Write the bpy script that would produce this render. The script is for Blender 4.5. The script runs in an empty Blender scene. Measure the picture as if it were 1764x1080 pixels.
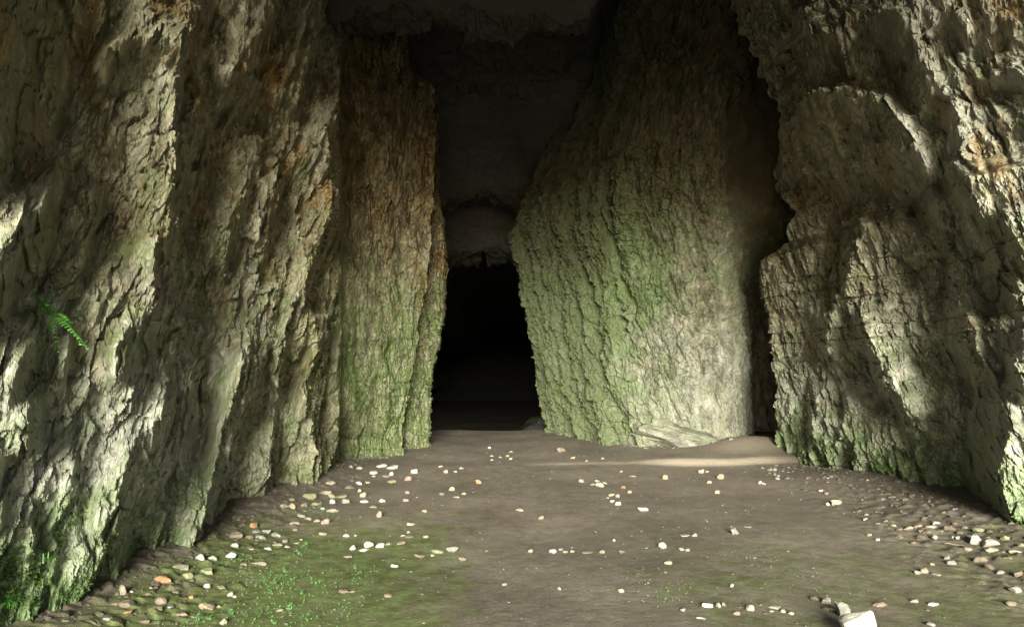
import bpy, bmesh, math, random
import numpy as np
from mathutils import Vector, Matrix

C = bpy.context.scene.collection
scene = bpy.context.scene
random.seed(7)
RNG = np.random.default_rng(7)

# ------------------------------------------------------------------ camera
F, CU, CV, EYE = 1300.0, 882.0, 620.0, 1.6       # focal length / horizon in photo pixels, eye height
cam = bpy.data.cameras.new("camera")
cam.sensor_width = 36.0
cam.lens = F / 1764.0 * 36.0
cam.shift_y = (CV - 540.0) / 1764.0
cam.clip_start = 0.05
cam.clip_end = 400.0
cam_o = bpy.data.objects.new("camera", cam)
C.objects.link(cam_o)
cam_o.location = (0, 0, EYE)
cam_o.rotation_euler = (math.pi / 2, 0, 0)
scene.camera = cam_o

# ------------------------------------------------------------------ daylight
SUN_EL, SUN_AZ = 13.0, 0.0                        # low light coming in through the cave mouth behind the camera
world = bpy.data.worlds.new("World")
scene.world = world
world.use_nodes = True
wn = world.node_tree
bg = wn.nodes["Background"]
sky = wn.nodes.new("ShaderNodeTexSky")
sky.sky_type = 'NISHITA'
sky.sun_disc = False
sky.sun_elevation = math.radians(SUN_EL)
sky.sun_rotation = math.radians(180.0 + SUN_AZ)
wn.links.new(sky.outputs[0], bg.inputs[0])
bg.inputs[1].default_value = 0.08
sun = bpy.data.lights.new("sun", 'SUN')
sun.energy = 5.0
sun.angle = math.radians(23.0)
sun.color = (0.985, 1.0, 0.86)
sun_o = bpy.data.objects.new("sun", sun)
C.objects.link(sun_o)
sun_o.rotation_euler = (math.radians(90.0 - SUN_EL), 0, math.radians(SUN_AZ))
sun_o.location = (0, -20, 12)
vs_ = scene.view_settings
vs_.view_transform = 'Standard'
vs_.look = 'None'
vs_.gamma = 1.0
vs_.use_curve_mapping = False
vs_.exposure = 1.95
scene.cycles.use_denoising = True
scene.cycles.max_bounces = 7
scene.cycles.diffuse_bounces = 5

# ------------------------------------------------------------------ noise helpers
def _h(ix, iy, iz, seed):
    h = (ix.astype(np.uint32) * np.uint32(374761393) + iy.astype(np.uint32) * np.uint32(668265263)
         + iz.astype(np.uint32) * np.uint32(2147483647) + np.uint32((seed * 974634521) & 0xffffffff))
    h = (h ^ (h >> np.uint32(13))) * np.uint32(1274126177)
    h = (h ^ (h >> np.uint32(15))) * np.uint32(2246822519)
    return ((h ^ (h >> np.uint32(16))) & np.uint32(0xffffff)).astype(np.float32) / 16777215.0

def noise2(x, y, seed=0):
    x = np.asarray(x, np.float32); y = np.asarray(y, np.float32)
    x, y = np.broadcast_arrays(x, y)
    ix = np.floor(x).astype(np.int64); iy = np.floor(y).astype(np.int64)
    fx = x - ix; fy = y - iy
    z = np.zeros_like(ix)
    def g(dx, dy):
        a = _h(ix + dx, iy + dy, z, seed) * 6.2831853
        return np.cos(a) * (fx - dx) + np.sin(a) * (fy - dy)
    ux = fx * fx * fx * (fx * (fx * 6 - 15) + 10); uy = fy * fy * fy * (fy * (fy * 6 - 15) + 10)
    a = g(0, 0); b = g(1, 0); c = g(0, 1); d = g(1, 1)
    return ((a + (b - a) * ux) + ((c + (d - c) * ux) - (a + (b - a) * ux)) * uy) * 1.4

def fbm2(x, y, octv=4, seed=0, rough=0.5):
    s = 0; a = 1.0; t = 0
    for i in range(octv):
        s = s + a * noise2(x * 2 ** i + 13.7 * i, y * 2 ** i - 7.1 * i, seed + i * 17)
        t += a; a *= rough
    return s / t

def ridge2(x, y, octv=4, seed=0):
    s = 0; a = 1.0; t = 0
    for i in range(octv):
        s = s + a * (1 - 2 * np.abs(noise2(x * 2 ** i + 3.3 * i, y * 2 ** i + 5.1 * i, seed + i * 31)))
        t += a; a *= 0.5
    return s / t

def facets(x, y, seed=0, tilt=1.0, bias=0.0):
    """broken-rock facets: every cell gets its own height and its own tilted plane"""
    x = np.asarray(x, np.float32); y = np.asarray(y, np.float32)
    ix = np.floor(x).astype(np.int64); iy = np.floor(y).astype(np.int64)
    best = np.full(x.shape, 9e9, np.float32); out = np.zeros(x.shape, np.float32)
    z = np.zeros_like(ix)
    for dx in (-1, 0, 1):
        for dy in (-1, 0, 1):
            cx = ix + dx; cy = iy + dy
            px = cx + _h(cx, cy, z, seed); py = cy + _h(cx, cy, z + 1, seed)
            d = (px - x) ** 2 + (py - y) ** 2
            m = d < best
            val = (_h(cx, cy, z + 2, seed) - 0.5) * 1.2 + bias * (x - px) + tilt * ((_h(cx, cy, z + 3, seed) - 0.5) * (x - px) * 1.6
                  + (_h(cx, cy, z + 4, seed) - 0.5) * (y - py) * 1.6)
            out = np.where(m, val, out); best = np.where(m, d, best)
    return out

def sstep(a, b, x):
    t = np.clip((x - a) / (b - a), 0, 1)
    return t * t * (3 - 2 * t)

# ------------------------------------------------------------------ mesh helpers
def grid_mesh(name, P, mat, attrs=None, flip=False, smooth=True):
    """P: (n, m, 3) grid of points -> one mesh object"""
    n, m = P.shape[:2]
    idx = np.arange(n * m).reshape(n, m)
    q = np.stack([idx[:-1, :-1], idx[1:, :-1], idx[1:, 1:], idx[:-1, 1:]], -1).reshape(-1, 4)
    if flip:
        q = q[:, ::-1]
    me = bpy.data.meshes.new(name)
    me.vertices.add(n * m)
    me.vertices.foreach_set("co", np.ascontiguousarray(P.reshape(-1), np.float32))
    me.loops.add(q.size)
    me.loops.foreach_set("vertex_index", np.ascontiguousarray(q.reshape(-1), np.int32))
    me.polygons.add(len(q))
    me.polygons.foreach_set("loop_start", np.arange(0, q.size, 4, dtype=np.int32))
    me.polygons.foreach_set("use_smooth", np.full(len(q), smooth))
    me.update(calc_edges=True)
    for k, v in (attrs or {}).items():
        a = me.attributes.new(k, 'FLOAT', 'POINT')
        a.data.foreach_set("value", np.ascontiguousarray(np.broadcast_to(v, (n, m)).reshape(-1), np.float32))
    me.materials.append(mat)
    o = bpy.data.objects.new(name, me)
    C.objects.link(o)
    return o

def soup(name, verts, faces, mat, parent=None, smooth=False):
    me = bpy.data.meshes.new(name)
    me.from_pydata(verts, [], faces)
    me.update()
    if smooth:
        me.polygons.foreach_set("use_smooth", [True] * len(me.polygons))
    me.materials.append(mat)
    o = bpy.data.objects.new(name, me)
    C.objects.link(o)
    if parent:
        o.parent = parent
    return o

def tag(o, label=None, cat=None, group=None, kind=None):
    if label: o['label'] = label
    if cat: o['category'] = cat
    if group: o['group'] = group
    if kind: o['kind'] = kind
    return o

# ------------------------------------------------------------------ materials
def new_mat(name):
    m = bpy.data.materials.new(name); m.use_nodes = True
    nt = m.node_tree
    return m, nt, nt.nodes["Principled BSDF"]

class NB:
    """tiny node builder"""
    def __init__(self, nt):
        self.nt = nt
    def n(self, t, **kw):
        nd = self.nt.nodes.new(t)
        for k, v in kw.items():
            setattr(nd, k, v)
        return nd
    def l(self, a, b):
        self.nt.links.new(a, b)
    def pos(self, rot=(0, 0, 0), sc=(1, 1, 1)):
        g = self.n("ShaderNodeTexCoord")
        mp = self.n("ShaderNodeMapping")
        mp.inputs["Rotation"].default_value = rot
        mp.inputs["Scale"].default_value = sc
        self.l(g.outputs["Object"], mp.inputs["Vector"])
        return mp.outputs[0]
    def noise(self, vec, scale, detail=6, rough=0.55, dist=0.0):
        t = self.n("ShaderNodeTexNoise")
        t.inputs["Scale"].default_value = scale
        t.inputs["Detail"].default_value = detail
        t.inputs["Roughness"].default_value = rough
        t.inputs["Distortion"].default_value = dist
        self.l(vec, t.inputs["Vector"])
        return t.outputs["Fac"]
    def ramp(self, fac, stops, interp='LINEAR'):
        r = self.n("ShaderNodeValToRGB")
        r.color_ramp.interpolation = interp
        e = r.color_ramp.elements
        while len(e) < len(stops):
            e.new(0.5)
        for el, (p, c) in zip(e, stops):
            el.position = p
            el.color = (c, c, c, 1) if isinstance(c, (int, float)) else (*c, 1)
        self.l(fac, r.inputs[0])
        return r.outputs[0]
    def mix(self, fac, a, b, mode='MIX'):
        m = self.n("ShaderNodeMix", data_type='RGBA', blend_type=mode)
        for s, v in ((m.inputs[0], fac), (m.inputs[6], a), (m.inputs[7], b)):
            if isinstance(v, (int, float)):
                s.default_value = v
            elif isinstance(v, tuple):
                s.default_value = (*v, 1)
            else:
                self.l(v, s)
        return m.outputs[2]
    def math(self, op, a, b=0.0, clamp=False):
        m = self.n("ShaderNodeMath", operation=op, use_clamp=clamp)
        for s, v in ((m.inputs[0], a), (m.inputs[1], b)):
            if isinstance(v, (int, float)):
                s.default_value = v
            else:
                self.l(v, s)
        return m.outputs[0]
    def attr(self, name):
        a = self.n("ShaderNodeAttribute"); a.attribute_name = name
        return a.outputs["Fac"]

def rock_material(name, rot, bump=0.5, stretch=(1, 1, 0.4), wet=0.5, tone=1.0):
    m, nt, bs = new_mat(name)
    b = NB(nt)
    p = b.pos()
    ps = b.pos(rot, stretch)
    big = b.noise(p, 0.9, 5, 0.6)
    mid = b.noise(ps, 5.0, 8, 0.62, 0.4)
    fine = b.noise(ps, 26.0, 8, 0.65)
    vor = b.n("ShaderNodeTexVoronoi"); vor.inputs["Scale"].default_value = 9.0
    b.l(ps, vor.inputs["Vector"])
    brown = b.ramp(mid, [(0.28, (0.060, 0.048, 0.024)), (0.45, (0.155, 0.138, 0.085)), (0.58, (0.24, 0.225, 0.155)), (0.74, (0.36, 0.345, 0.27))])
    grey = b.ramp(mid, [(0.28, (0.13, 0.132, 0.115)), (0.48, (0.29, 0.295, 0.27)), (0.72, (0.48, 0.485, 0.46))])
    ochre = b.ramp(fine, [(0.3, (0.10, 0.055, 0.018)), (0.7, (0.28, 0.18, 0.06))])
    col = b.mix(b.math('ADD', b.attr("pale"), b.math('MULTIPLY', b.math('SUBTRACT', big, 0.5), 1.2), True), brown, grey)
    och = b.ramp(b.noise(ps, 2.3, 6, 0.6), [(0.52, 0.0), (0.68, 1.0)])
    col = b.mix(b.math('MULTIPLY', b.math('MULTIPLY', och, b.attr("ochre")), 0.75), col, ochre)
    # chip to chip variation and dark seams
    hs = b.n("ShaderNodeSeparateColor"); b.l(vor.outputs["Color"], hs.inputs[0])
    col = b.mix(0.55, col, b.ramp(hs.outputs[0], [(0, 0.62), (1, 1.3)]), 'MULTIPLY')
    col = b.mix(0.5, col, b.ramp(fine, [(0.3, 0.55), (0.5, 1.0), (0.75, 1.35)]), 'MULTIPLY')
    # algae
    alg = b.noise(p, 3.2, 8, 0.65)
    am = b.math('ADD', b.math('MULTIPLY', b.attr("moss"), 1.15), b.math('MULTIPLY', b.math('SUBTRACT', alg, 0.55), 2.6))
    am = b.math('MULTIPLY', am, b.ramp(b.attr("moss"), [(0.0, 0.0), (0.15, 1.0)]), True)
    gcol = b.ramp(fine, [(0.3, (0.040, 0.075, 0.014)), (0.55, (0.105, 0.180, 0.050)), (0.75, (0.22, 0.29, 0.13))])
    col = b.mix(b.math('MULTIPLY', am, 0.8), col, gcol)
    col = b.mix(b.attr('stain_shade'), col, b.mix(1.0, col, (0.38, 0.31, 0.17), 'MULTIPLY'))  # brown staining together with painted-in dimming, multiplied into the colour
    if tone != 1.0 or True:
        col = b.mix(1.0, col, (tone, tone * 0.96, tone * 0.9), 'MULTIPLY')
    b.l(col, bs.inputs["Base Color"])
    b.l(b.ramp(mid, [(0.3, wet - 0.12), (0.7, wet + 0.2)]), bs.inputs["Roughness"])
    bs.inputs["Specular IOR Level"].default_value = 0.45
    ht = b.math('ADD', b.math('MULTIPLY', fine, 0.5), b.math('MULTIPLY', b.noise(ps, 9.0, 8, 0.6), 1.0))
    bm_ = b.n("ShaderNodeBump")
    bm_.inputs["Strength"].default_value = bump
    bm_.inputs["Distance"].default_value = 0.06
    b.l(ht, bm_.inputs["Height"])
    b.l(bm_.outputs[0], bs.inputs["Normal"])
    return m

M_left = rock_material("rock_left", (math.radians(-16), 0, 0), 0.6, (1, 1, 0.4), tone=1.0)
M_right = rock_material("rock_right", (math.radians(-18), 0, 0), 0.6, (1, 1, 0.45), wet=0.42, tone=1.1)
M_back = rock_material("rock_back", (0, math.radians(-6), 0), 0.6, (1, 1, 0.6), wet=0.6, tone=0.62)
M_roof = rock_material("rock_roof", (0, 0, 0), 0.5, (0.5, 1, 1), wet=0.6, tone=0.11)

def mud_material():
    m, nt, bs = new_mat("mud")
    b = NB(nt)
    p = b.pos()
    n1 = b.noise(p, 1.1, 7, 0.6); n2 = b.noise(p, 7.0, 8, 0.65); n3 = b.noise(p, 55.0, 6, 0.7)
    col = b.ramp(n1, [(0.3, (0.102, 0.082, 0.062)), (0.5, (0.142, 0.117, 0.091)), (0.7, (0.176, 0.149, 0.120))])
    col = b.mix(0.7, col, b.ramp(n2, [(0.3, 0.7), (0.5, 1.0), (0.72, 1.22)]), 'MULTIPLY')
    col = b.mix(0.8, col, b.ramp(n3, [(0.3, 0.62), (0.5, 1.0), (0.72, 1.35)]), 'MULTIPLY')
    am = b.math('ADD', b.math('MULTIPLY', b.attr("moss"), 1.1), b.math('MULTIPLY', b.math('SUBTRACT', b.noise(p, 3.4, 9, 0.7), 0.56), 3.2))
    am = b.math('MULTIPLY', am, b.ramp(b.attr("moss"), [(0.0, 0.0), (0.2, 1.0)]), True)
    g = b.ramp(n2, [(0.3, (0.050, 0.062, 0.014)), (0.5, (0.092, 0.116, 0.030)), (0.75, (0.125, 0.20, 0.052))])
    col = b.mix(b.math('MULTIPLY', am, 0.8), col, g)
    sand = b.ramp(n3, [(0.3, (0.24, 0.19, 0.14)), (0.7, (0.36, 0.30, 0.235))])
    col = b.mix(b.attr("sand"), col, sand)
    b.l(col, bs.inputs["Base Color"])
    b.l(b.ramp(n2, [(0.3, 0.55), (0.7, 0.9)]), bs.inputs["Roughness"])
    bs.inputs["Specular IOR Level"].default_value = 0.3
    ht = b.math('ADD', b.math('MULTIPLY', n3, 0.6), b.math('MULTIPLY', n2, 0.5))
    bm_ = b.n("ShaderNodeBump"); bm_.inputs["Strength"].default_value = 0.45; bm_.inputs["Distance"].default_value = 0.03
    b.l(ht, bm_.inputs["Height"]); b.l(bm_.outputs[0], bs.inputs["Normal"])
    return m
M_painted_dark = rock_material("rock_painted_dark", (0, 0, 0), 0.5, (1, 1, 1), wet=0.8, tone=0.03)  # near-black tone painted in for the lack of light in the passage
M_mud = mud_material()

def stone_material(name, c, spread=0.25):
    m, nt, bs = new_mat(name)
    b = NB(nt)
    p = b.pos()
    oi = b.n("ShaderNodeObjectInfo")
    n1 = b.noise(p, 3.0, 7, 0.6); n2 = b.noise(p, 16.0, 6, 0.65)
    lo = tuple(x * 0.6 for x in c); hi = tuple(min(x * 1.2, 0.82) for x in c)
    col = b.ramp(n1, [(0.3, lo), (0.55, c), (0.75, hi)])
    col = b.mix(0.6, col, b.ramp(n2, [(0.32, 0.6), (0.5, 1.0), (0.7, 1.15)]), 'MULTIPLY')
    col = b.mix(spread * 2, col, b.ramp(oi.outputs["Random"], [(0, 0.65), (1, 1.15)]), 'MULTIPLY')
    b.l(col, bs.inputs["Base Color"])
    bs.inputs["Roughness"].default_value = 0.75
    bm_ = b.n("ShaderNodeBump"); bm_.inputs["Strength"].default_value = 0.4; bm_.inputs["Distance"].default_value = 0.15
    b.l(n2, bm_.inputs["Height"]); b.l(bm_.outputs[0], bs.inputs["Normal"])
    return m
STONE_C = {'W': (0.40, 0.375, 0.32), 'C': (0.275, 0.24, 0.175), 'P': (0.23, 0.17, 0.135), 'T': (0.235, 0.185, 0.125), 'O': (0.30, 0.165, 0.08),
           'B': (0.155, 0.118, 0.082), 'G': (0.22, 0.205, 0.18), 'L': (0.20, 0.195, 0.105), 'D': (0.105, 0.084, 0.062)}
M_stone = {k: stone_material("stone_" + k, v) for k, v in STONE_C.items()}

def leaf_material(name, c1, c2):
    m, nt, bs = new_mat(name)
    b = NB(nt)
    col = b.ramp(b.noise(b.pos(), 40.0, 3), [(0.35, c1), (0.65, c2)])
    b.l(col, bs.inputs["Base Color"])
    bs.inputs["Roughness"].default_value = 0.5
    tr = b.n("ShaderNodeBsdfTranslucent"); b.l(col, tr.inputs["Color"])
    mx = b.n("ShaderNodeMixShader"); mx.inputs[0].default_value = 0.3
    b.l(bs.outputs[0], mx.inputs[1]); b.l(tr.outputs[0], mx.inputs[2])
    b.l(mx.outputs[0], nt.nodes["Material Output"].inputs["Surface"])
    return m
M_fern = leaf_material("fern_leaf", (0.07, 0.26, 0.03), (0.18, 0.46, 0.07))
M_grass = leaf_material("grass_leaf", (0.05, 0.13, 0.02), (0.16, 0.30, 0.06))
M_sprout = leaf_material("sprout_leaf", (0.09, 0.24, 0.06), (0.24, 0.46, 0.16))
M_mossleaf = leaf_material("moss_leaf", (0.05, 0.10, 0.02), (0.13, 0.21, 0.06))

# ------------------------------------------------------------------ relief of the two side walls
# The fins and recesses of the bedding, noted as outlines (recess polygons) and turned into in-and-out slopes of the rock.
DARK_L = [
 [(-60,0),(165,0),(150,50),(130,110),(120,170),(100,240),(75,280),(40,290),(0,330),(-60,330)],
 [(105,240),(130,260),(118,310),(105,370),(92,430),(60,500),(30,530),(0,560),(-60,580),(-60,480),(0,480),(40,430),(65,380),(85,310)],
 [(185,85),(205,75),(240,90),(270,100),(300,125),(295,135),(260,125),(235,115),(215,130),(200,150),(180,150)],
 [(320,75),(350,90),(360,140),(370,170),(385,190),(385,250),(370,295),(350,320),(345,370),(335,400),(350,480),(350,560),(262,540),(258,450),(280,400),(290,350),(296,300),(300,200),(296,170),(305,130)],
 [(375,145),(435,140),(455,155),(432,200),(400,190)],
 [(445,210),(462,235),(450,280),(430,320),(415,380),(400,450),(390,490),(378,450),(400,370),(425,300)],
 [(485,250),(495,300),(490,350),(475,400),(460,440),(450,480),(438,475),(455,425),(470,360)],
 [(575,210),(600,200),(610,330),(585,390),(560,430),(545,480),(540,540),(515,540),(525,480),(540,440),(560,390),(570,345),(560,295)],
 [(460,0),(485,0),(480,50),(462,90),(445,130),(430,100),(450,60)],
 [(607,215),(655,215),(650,260),(640,330),(632,370),(618,400),(612,420),(605,380),(625,320),(630,280)],
 [(672,240),(695,280),(680,350),(670,415),(655,500),(645,520),(668,425)],
 [(30,615),(50,590),(90,565),(110,570),(80,600),(75,640),(70,670),(15,685)],
 [(120,580),(150,565),(150,600),(130,640),(100,665),(112,620)],
 [(45,690),(80,690),(80,740),(72,775),(35,780),(45,740)],
 [(0,790),(20,785),(15,860),(0,900)],
 [(215,570),(350,567),(352,630),(345,660),(360,705),(340,740),(345,820),(320,840),(300,820),(280,850),(250,880),(210,910),(180,880),(200,820),(210,780),(260,720),(280,685),(275,660),(225,665),(195,655),(200,600)],
 [(415,610),(435,590),(465,615),(460,685),(440,730),(425,770),(410,820),(400,870),(370,910),(350,935),(322,945),(330,900),(350,860),(360,820),(380,740),(400,680)],
 [(465,750),(475,690),(470,640),(485,600),(500,570),(505,600),(490,690),(480,760),(468,850),(455,885)],
 [(520,660),(540,630),(555,570),(540,555),(550,540),(580,540),(575,590),(560,650),(555,715),(570,760),(550,820),(545,780),(530,720)],
 [(550,815),(575,760),(585,680),(580,600),(600,545),(612,560),(600,600),(595,680),(592,760),(580,790),(555,820)],
 [(50,880),(75,880),(70,920),(45,965),(55,910)],
 [(135,1020),(150,990),(170,930),(185,820),(190,820),(180,920),(170,970),(150,1020)],
 [(130,760),(140,760),(125,820),(118,810)],
 [(200,940),(235,935),(240,970),(210,990)],
 [(160,320),(180,310),(185,360),(170,430),(150,470),(140,450),(155,390)],
 [(345,0),(380,0),(372,50),(350,60)],
 [(540,0),(560,0),(545,110),(520,190),(500,210),(515,120)],
 [(300,560),(310,640),(290,650),(285,600)],
]
BRIGHT_L = [([(230,350),(275,350),(270,420),(250,500),(215,520),(215,420)],0.85),
 ([(600,560),(725,545),(712,640),(700,720),(694,790),(592,790),(600,640)],1.0),
 ([(510,330),(560,300),(570,350),(545,410),(520,470),(500,470)],0.8),
 ([(100,620),(190,590),(185,650),(150,700),(90,720)],0.8),
 ([(490,700),(525,690),(555,770),(540,830),(490,860),(480,800)],0.85),
 ([(410,820),(440,760),(455,770),(455,880),(405,890)],0.85),
 ([(365,570),(428,568),(395,660),(380,720),(350,770),(355,700)],0.75),
 ([(0,560),(40,560),(15,680),(0,690)],0.8),
 ([(0,690),(45,690),(40,780),(0,780)],0.8)]
DARK_R = [
 [(1390,190),(1450,190),(1510,200),(1540,240),(1580,280),(1605,310),(1620,350),(1640,400),(1650,430),(1645,540),(1620,540),(1625,450),(1600,380),(1550,340),(1500,330),(1470,360),(1445,320),(1410,300),(1340,300),(1330,270),(1340,210)],
 [(1445,395),(1470,370),(1490,400),(1470,430),(1460,475),(1440,525),(1425,540),(1430,450)],
 [(1410,85),(1450,105),(1470,140),(1425,135),(1400,50)],
 [(1370,20),(1385,60),(1410,110),(1415,150),(1405,165),(1385,120),(1360,70)],
 [(1480,90),(1520,55),(1555,65),(1580,120),(1595,160),(1605,200),(1580,220),(1565,190),(1540,150),(1530,120),(1510,80)],
 [(1600,220),(1630,200),(1650,230),(1660,270),(1645,300),(1670,340),(1690,380),(1710,440),(1730,480),(1750,500),(1745,540),(1715,540),(1690,480),(1665,410),(1630,350),(1615,320),(1640,280),(1630,250)],
 [(1635,40),(1650,60),(1672,100),(1675,115),(1655,110),(1635,70)],
 [(1675,160),(1764,150),(1830,150),(1830,175),(1764,175),(1700,175)],
 [(1730,50),(1745,60),(1742,100),(1733,100)],
 [(1700,390),(1730,380),(1745,430),(1764,450),(1764,480),(1735,480),(1715,430)],
 [(1580,440),(1600,440),(1600,490),(1575,490)],
 [(1405,540),(1440,540),(1425,600),(1450,630),(1410,620),(1400,580)],
 [(1460,540),(1485,540),(1490,590),(1520,620),(1525,660),(1560,685),(1570,715),(1555,725),(1530,710),(1500,675),(1490,635),(1470,585)],
 [(1620,540),(1665,540),(1670,585),(1690,620),(1710,660),(1730,690),(1745,740),(1730,760),(1725,800),(1735,850),(1745,890),(1740,930),(1675,905),(1660,850),(1645,820),(1645,790),(1665,760),(1655,710),(1665,680),(1640,640),(1610,605),(1630,580)],
 [(1720,570),(1764,560),(1764,690),(1740,680),(1720,670)],
 [(1395,660),(1410,665),(1405,740),(1390,800),(1390,760)],
 [(1445,665),(1460,690),(1450,740),(1455,770),(1445,760)],
 [(1470,790),(1480,750),(1475,800),(1462,840)],
 [(1540,820),(1565,825),(1580,860),(1585,890),(1575,890),(1560,850)],
 [(1565,760),(1590,760),(1575,800)],
]
BRIGHT_R = [([(1650,430),(1690,470),(1700,540),(1665,545)],0.85),([(1700,310),(1764,300),(1764,430),(1735,400),(1705,370)],0.8),
 ([(1480,100),(1560,170),(1600,260),(1640,330),(1665,420),(1640,400),(1600,300),(1540,220)],0.8),
 ([(1590,770),(1640,770),(1660,880),(1590,895)],0.85),([(1340,300),(1420,320),(1440,380),(1420,440),(1360,400)],0.75),
 ([(1490,345),(1540,345),(1600,400),(1620,470),(1540,500),(1480,470)],0.65)]
MID_R = [([(1340,60),(1360,70),(1385,140),(1370,180),(1345,130)],0.3),([(1390,240),(1470,240),(1460,290),(1400,290)],0.35)]

US, U0, UN, VN = 2.0, -120, 1000, 545        # raster: half pixel scale
def raster(dark, bright, mid=(), level=0.58, slant=-0.28, ribs=0.9):
    L = np.full((VN, UN), level, np.float32)
    def fill(poly, val):
        pts = [((x - U0) / US, y / US) for x, y in poly]
        xs = [p[0] for p in pts]; ys = [p[1] for p in pts]
        x0, x1 = int(max(min(xs), 0)), int(min(max(xs) + 2, UN)); y0, y1 = int(max(min(ys), 0)), int(min(max(ys) + 2, VN))
        if x1 <= x0 or y1 <= y0:
            return
        gx, gy = np.meshgrid(np.arange(x0, x1) + 0.0, np.arange(y0, y1) + 0.0)
        # ragged edges, so that no fin has a drawn outline
        wx = gx + 3.0 * noise2(gx / 14, gy / 14, 5) + 1.5 * noise2(gx / 5, gy / 5, 6)
        wy = gy + 4.0 * noise2(gx / 14, gy / 14, 8) + 2.0 * noise2(gx / 5, gy / 5, 9)
        ins = np.zeros(gx.shape, bool)
        for (ax, ay), (bx, by) in zip(pts, pts[1:] + pts[:1]):
            if ay == by:
                continue
            c = ((ay > wy) != (by > wy)) & (wx < (bx - ax) * (wy - ay) / (by - ay) + ax)
            ins ^= c
        L[y0:y1, x0:x1][ins] = val
    for p, v in bright: fill(p, min(1.0, v + 0.25))
    for p in dark: fill(p, 0.0)
    for p, v in mid: fill(p, v)
    gx, gy = np.meshgrid(np.arange(UN) + 0.0, np.arange(VN) + 0.0)
    sl = -slant * gy
    rib = fbm2((gx + sl) / 11, gy / 38, 4, 91, 0.6) + 0.6 * fbm2((gx + sl) / 30, gy / 70, 3, 92)
    L = np.clip(L + np.where(L > 0.3, ribs, 0.65) * rib, 0, 1)
    k = np.exp(-np.arange(-4, 5) ** 2 / (2 * 1.1 ** 2)); k /= k.sum()
    L = np.apply_along_axis(lambda r: np.convolve(np.pad(r, 4, mode='edge'), k, 'valid'), 1, L)
    L = np.apply_along_axis(lambda r: np.convolve(np.pad(r, 4, mode='edge'), k, 'valid'), 0, L)
    return L.astype(np.float32)

def samp(L, u, v):
    x = np.clip((u - U0) / US, 0, UN - 1.001); y = np.clip(v / US, 0, VN - 1.001)
    ix = x.astype(int); iy = y.astype(int); fx = x - ix; fy = y - iy
    return (L[iy, ix] * (1 - fx) + L[iy, ix + 1] * fx) * (1 - fy) + (L[iy + 1, ix] * (1 - fx) + L[iy + 1, ix + 1] * fx) * fy

def table(pts, y):
    ys = [p[1] for p in pts]; xs = [p[0] for p in pts]
    return np.interp(y, ys, xs)

ZS = np.concatenate([np.arange(-0.45, 4.6, 0.014), np.arange(4.6, 9.6, 0.035)]).astype(np.float32)
NZ = len(ZS)

LAM, EPS, G_DARK, G_BRIGHT, LIM = 7.0, 85.0, 2.6, -0.95, 0.17
DET = 1.2
def relief(L, t, dbase, X0, dip, eps, LIM):
    """How far (as a share of the distance) the rock stands back, over a grid t = ln distance x height: recesses run back, faces stand square
    to the light from the mouth; kept coherent along the dip of the bedding."""
    zg = np.arange(-0.5, 9.7, 0.02)
    tg = np.arange(t[0], t[-1], 0.0022)
    Tg, Zg = np.meshgrid(tg, zg, indexing='ij')
    Dg = np.exp(Tg)
    u = CU + F * X0(Zg, Dg) / Dg; v = CV - F * (np.maximum(Zg, 0.15) - EYE) / Dg
    Ls = samp(L, u, v)
    g = np.where(Ls < 0.58, G_DARK + (G_BRIGHT * 0.75 - G_DARK) * Ls / 0.58, G_BRIGHT * (0.75 + 0.25 * (Ls - 0.58) / 0.42))
    on = sstep(np.log(2.0), np.log(3.4), Tg) * sstep(np.log(13.4), np.log(12.2), Tg)
    g = (g - g[on > 0.5].mean()) * on
    n0, n1 = g.shape
    kt = 2 * np.pi * np.fft.fftfreq(2 * n0, 0.0022)[:, None]; kz = 2 * np.pi * np.fft.fftfreq(2 * n1, 0.02)[None, :]
    den = kt ** 2 + LAM * (kz + dip * kt) ** 2 + eps
    P = np.zeros((2 * n0, 2 * n1)); P[:n0, :n1] = g; P[:n0, n1:] = g[:, ::-1]
    R = np.real(np.fft.ifft2(-1j * kt * np.fft.fft2(P) / den))[:n0, :n1]
    R = LIM * np.tanh(R / LIM) * on
    x = np.clip((t - tg[0]) / 0.0022, 0, n0 - 1.001); y = np.clip((ZS - zg[0]) / 0.02, 0, n1 - 1.001)
    ix = x.astype(int); iy = y.astype(int); fx = (x - ix)[:, None]; fy = (y - iy)[None, :]
    r = (R[np.ix_(ix, iy)] * (1 - fx) + R[np.ix_(ix + 1, iy)] * fx) * (1 - fy) + (R[np.ix_(ix, iy + 1)] * (1 - fx) + R[np.ix_(ix + 1, iy + 1)] * fx) * fy
    lx = (Ls[np.ix_(ix, iy)] * (1 - fx) + Ls[np.ix_(ix + 1, iy)] * fx) * (1 - fy) + (Ls[np.ix_(ix, iy + 1)] * (1 - fx) + Ls[np.ix_(ix + 1, iy + 1)] * fx) * fy
    return r, lx

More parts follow.
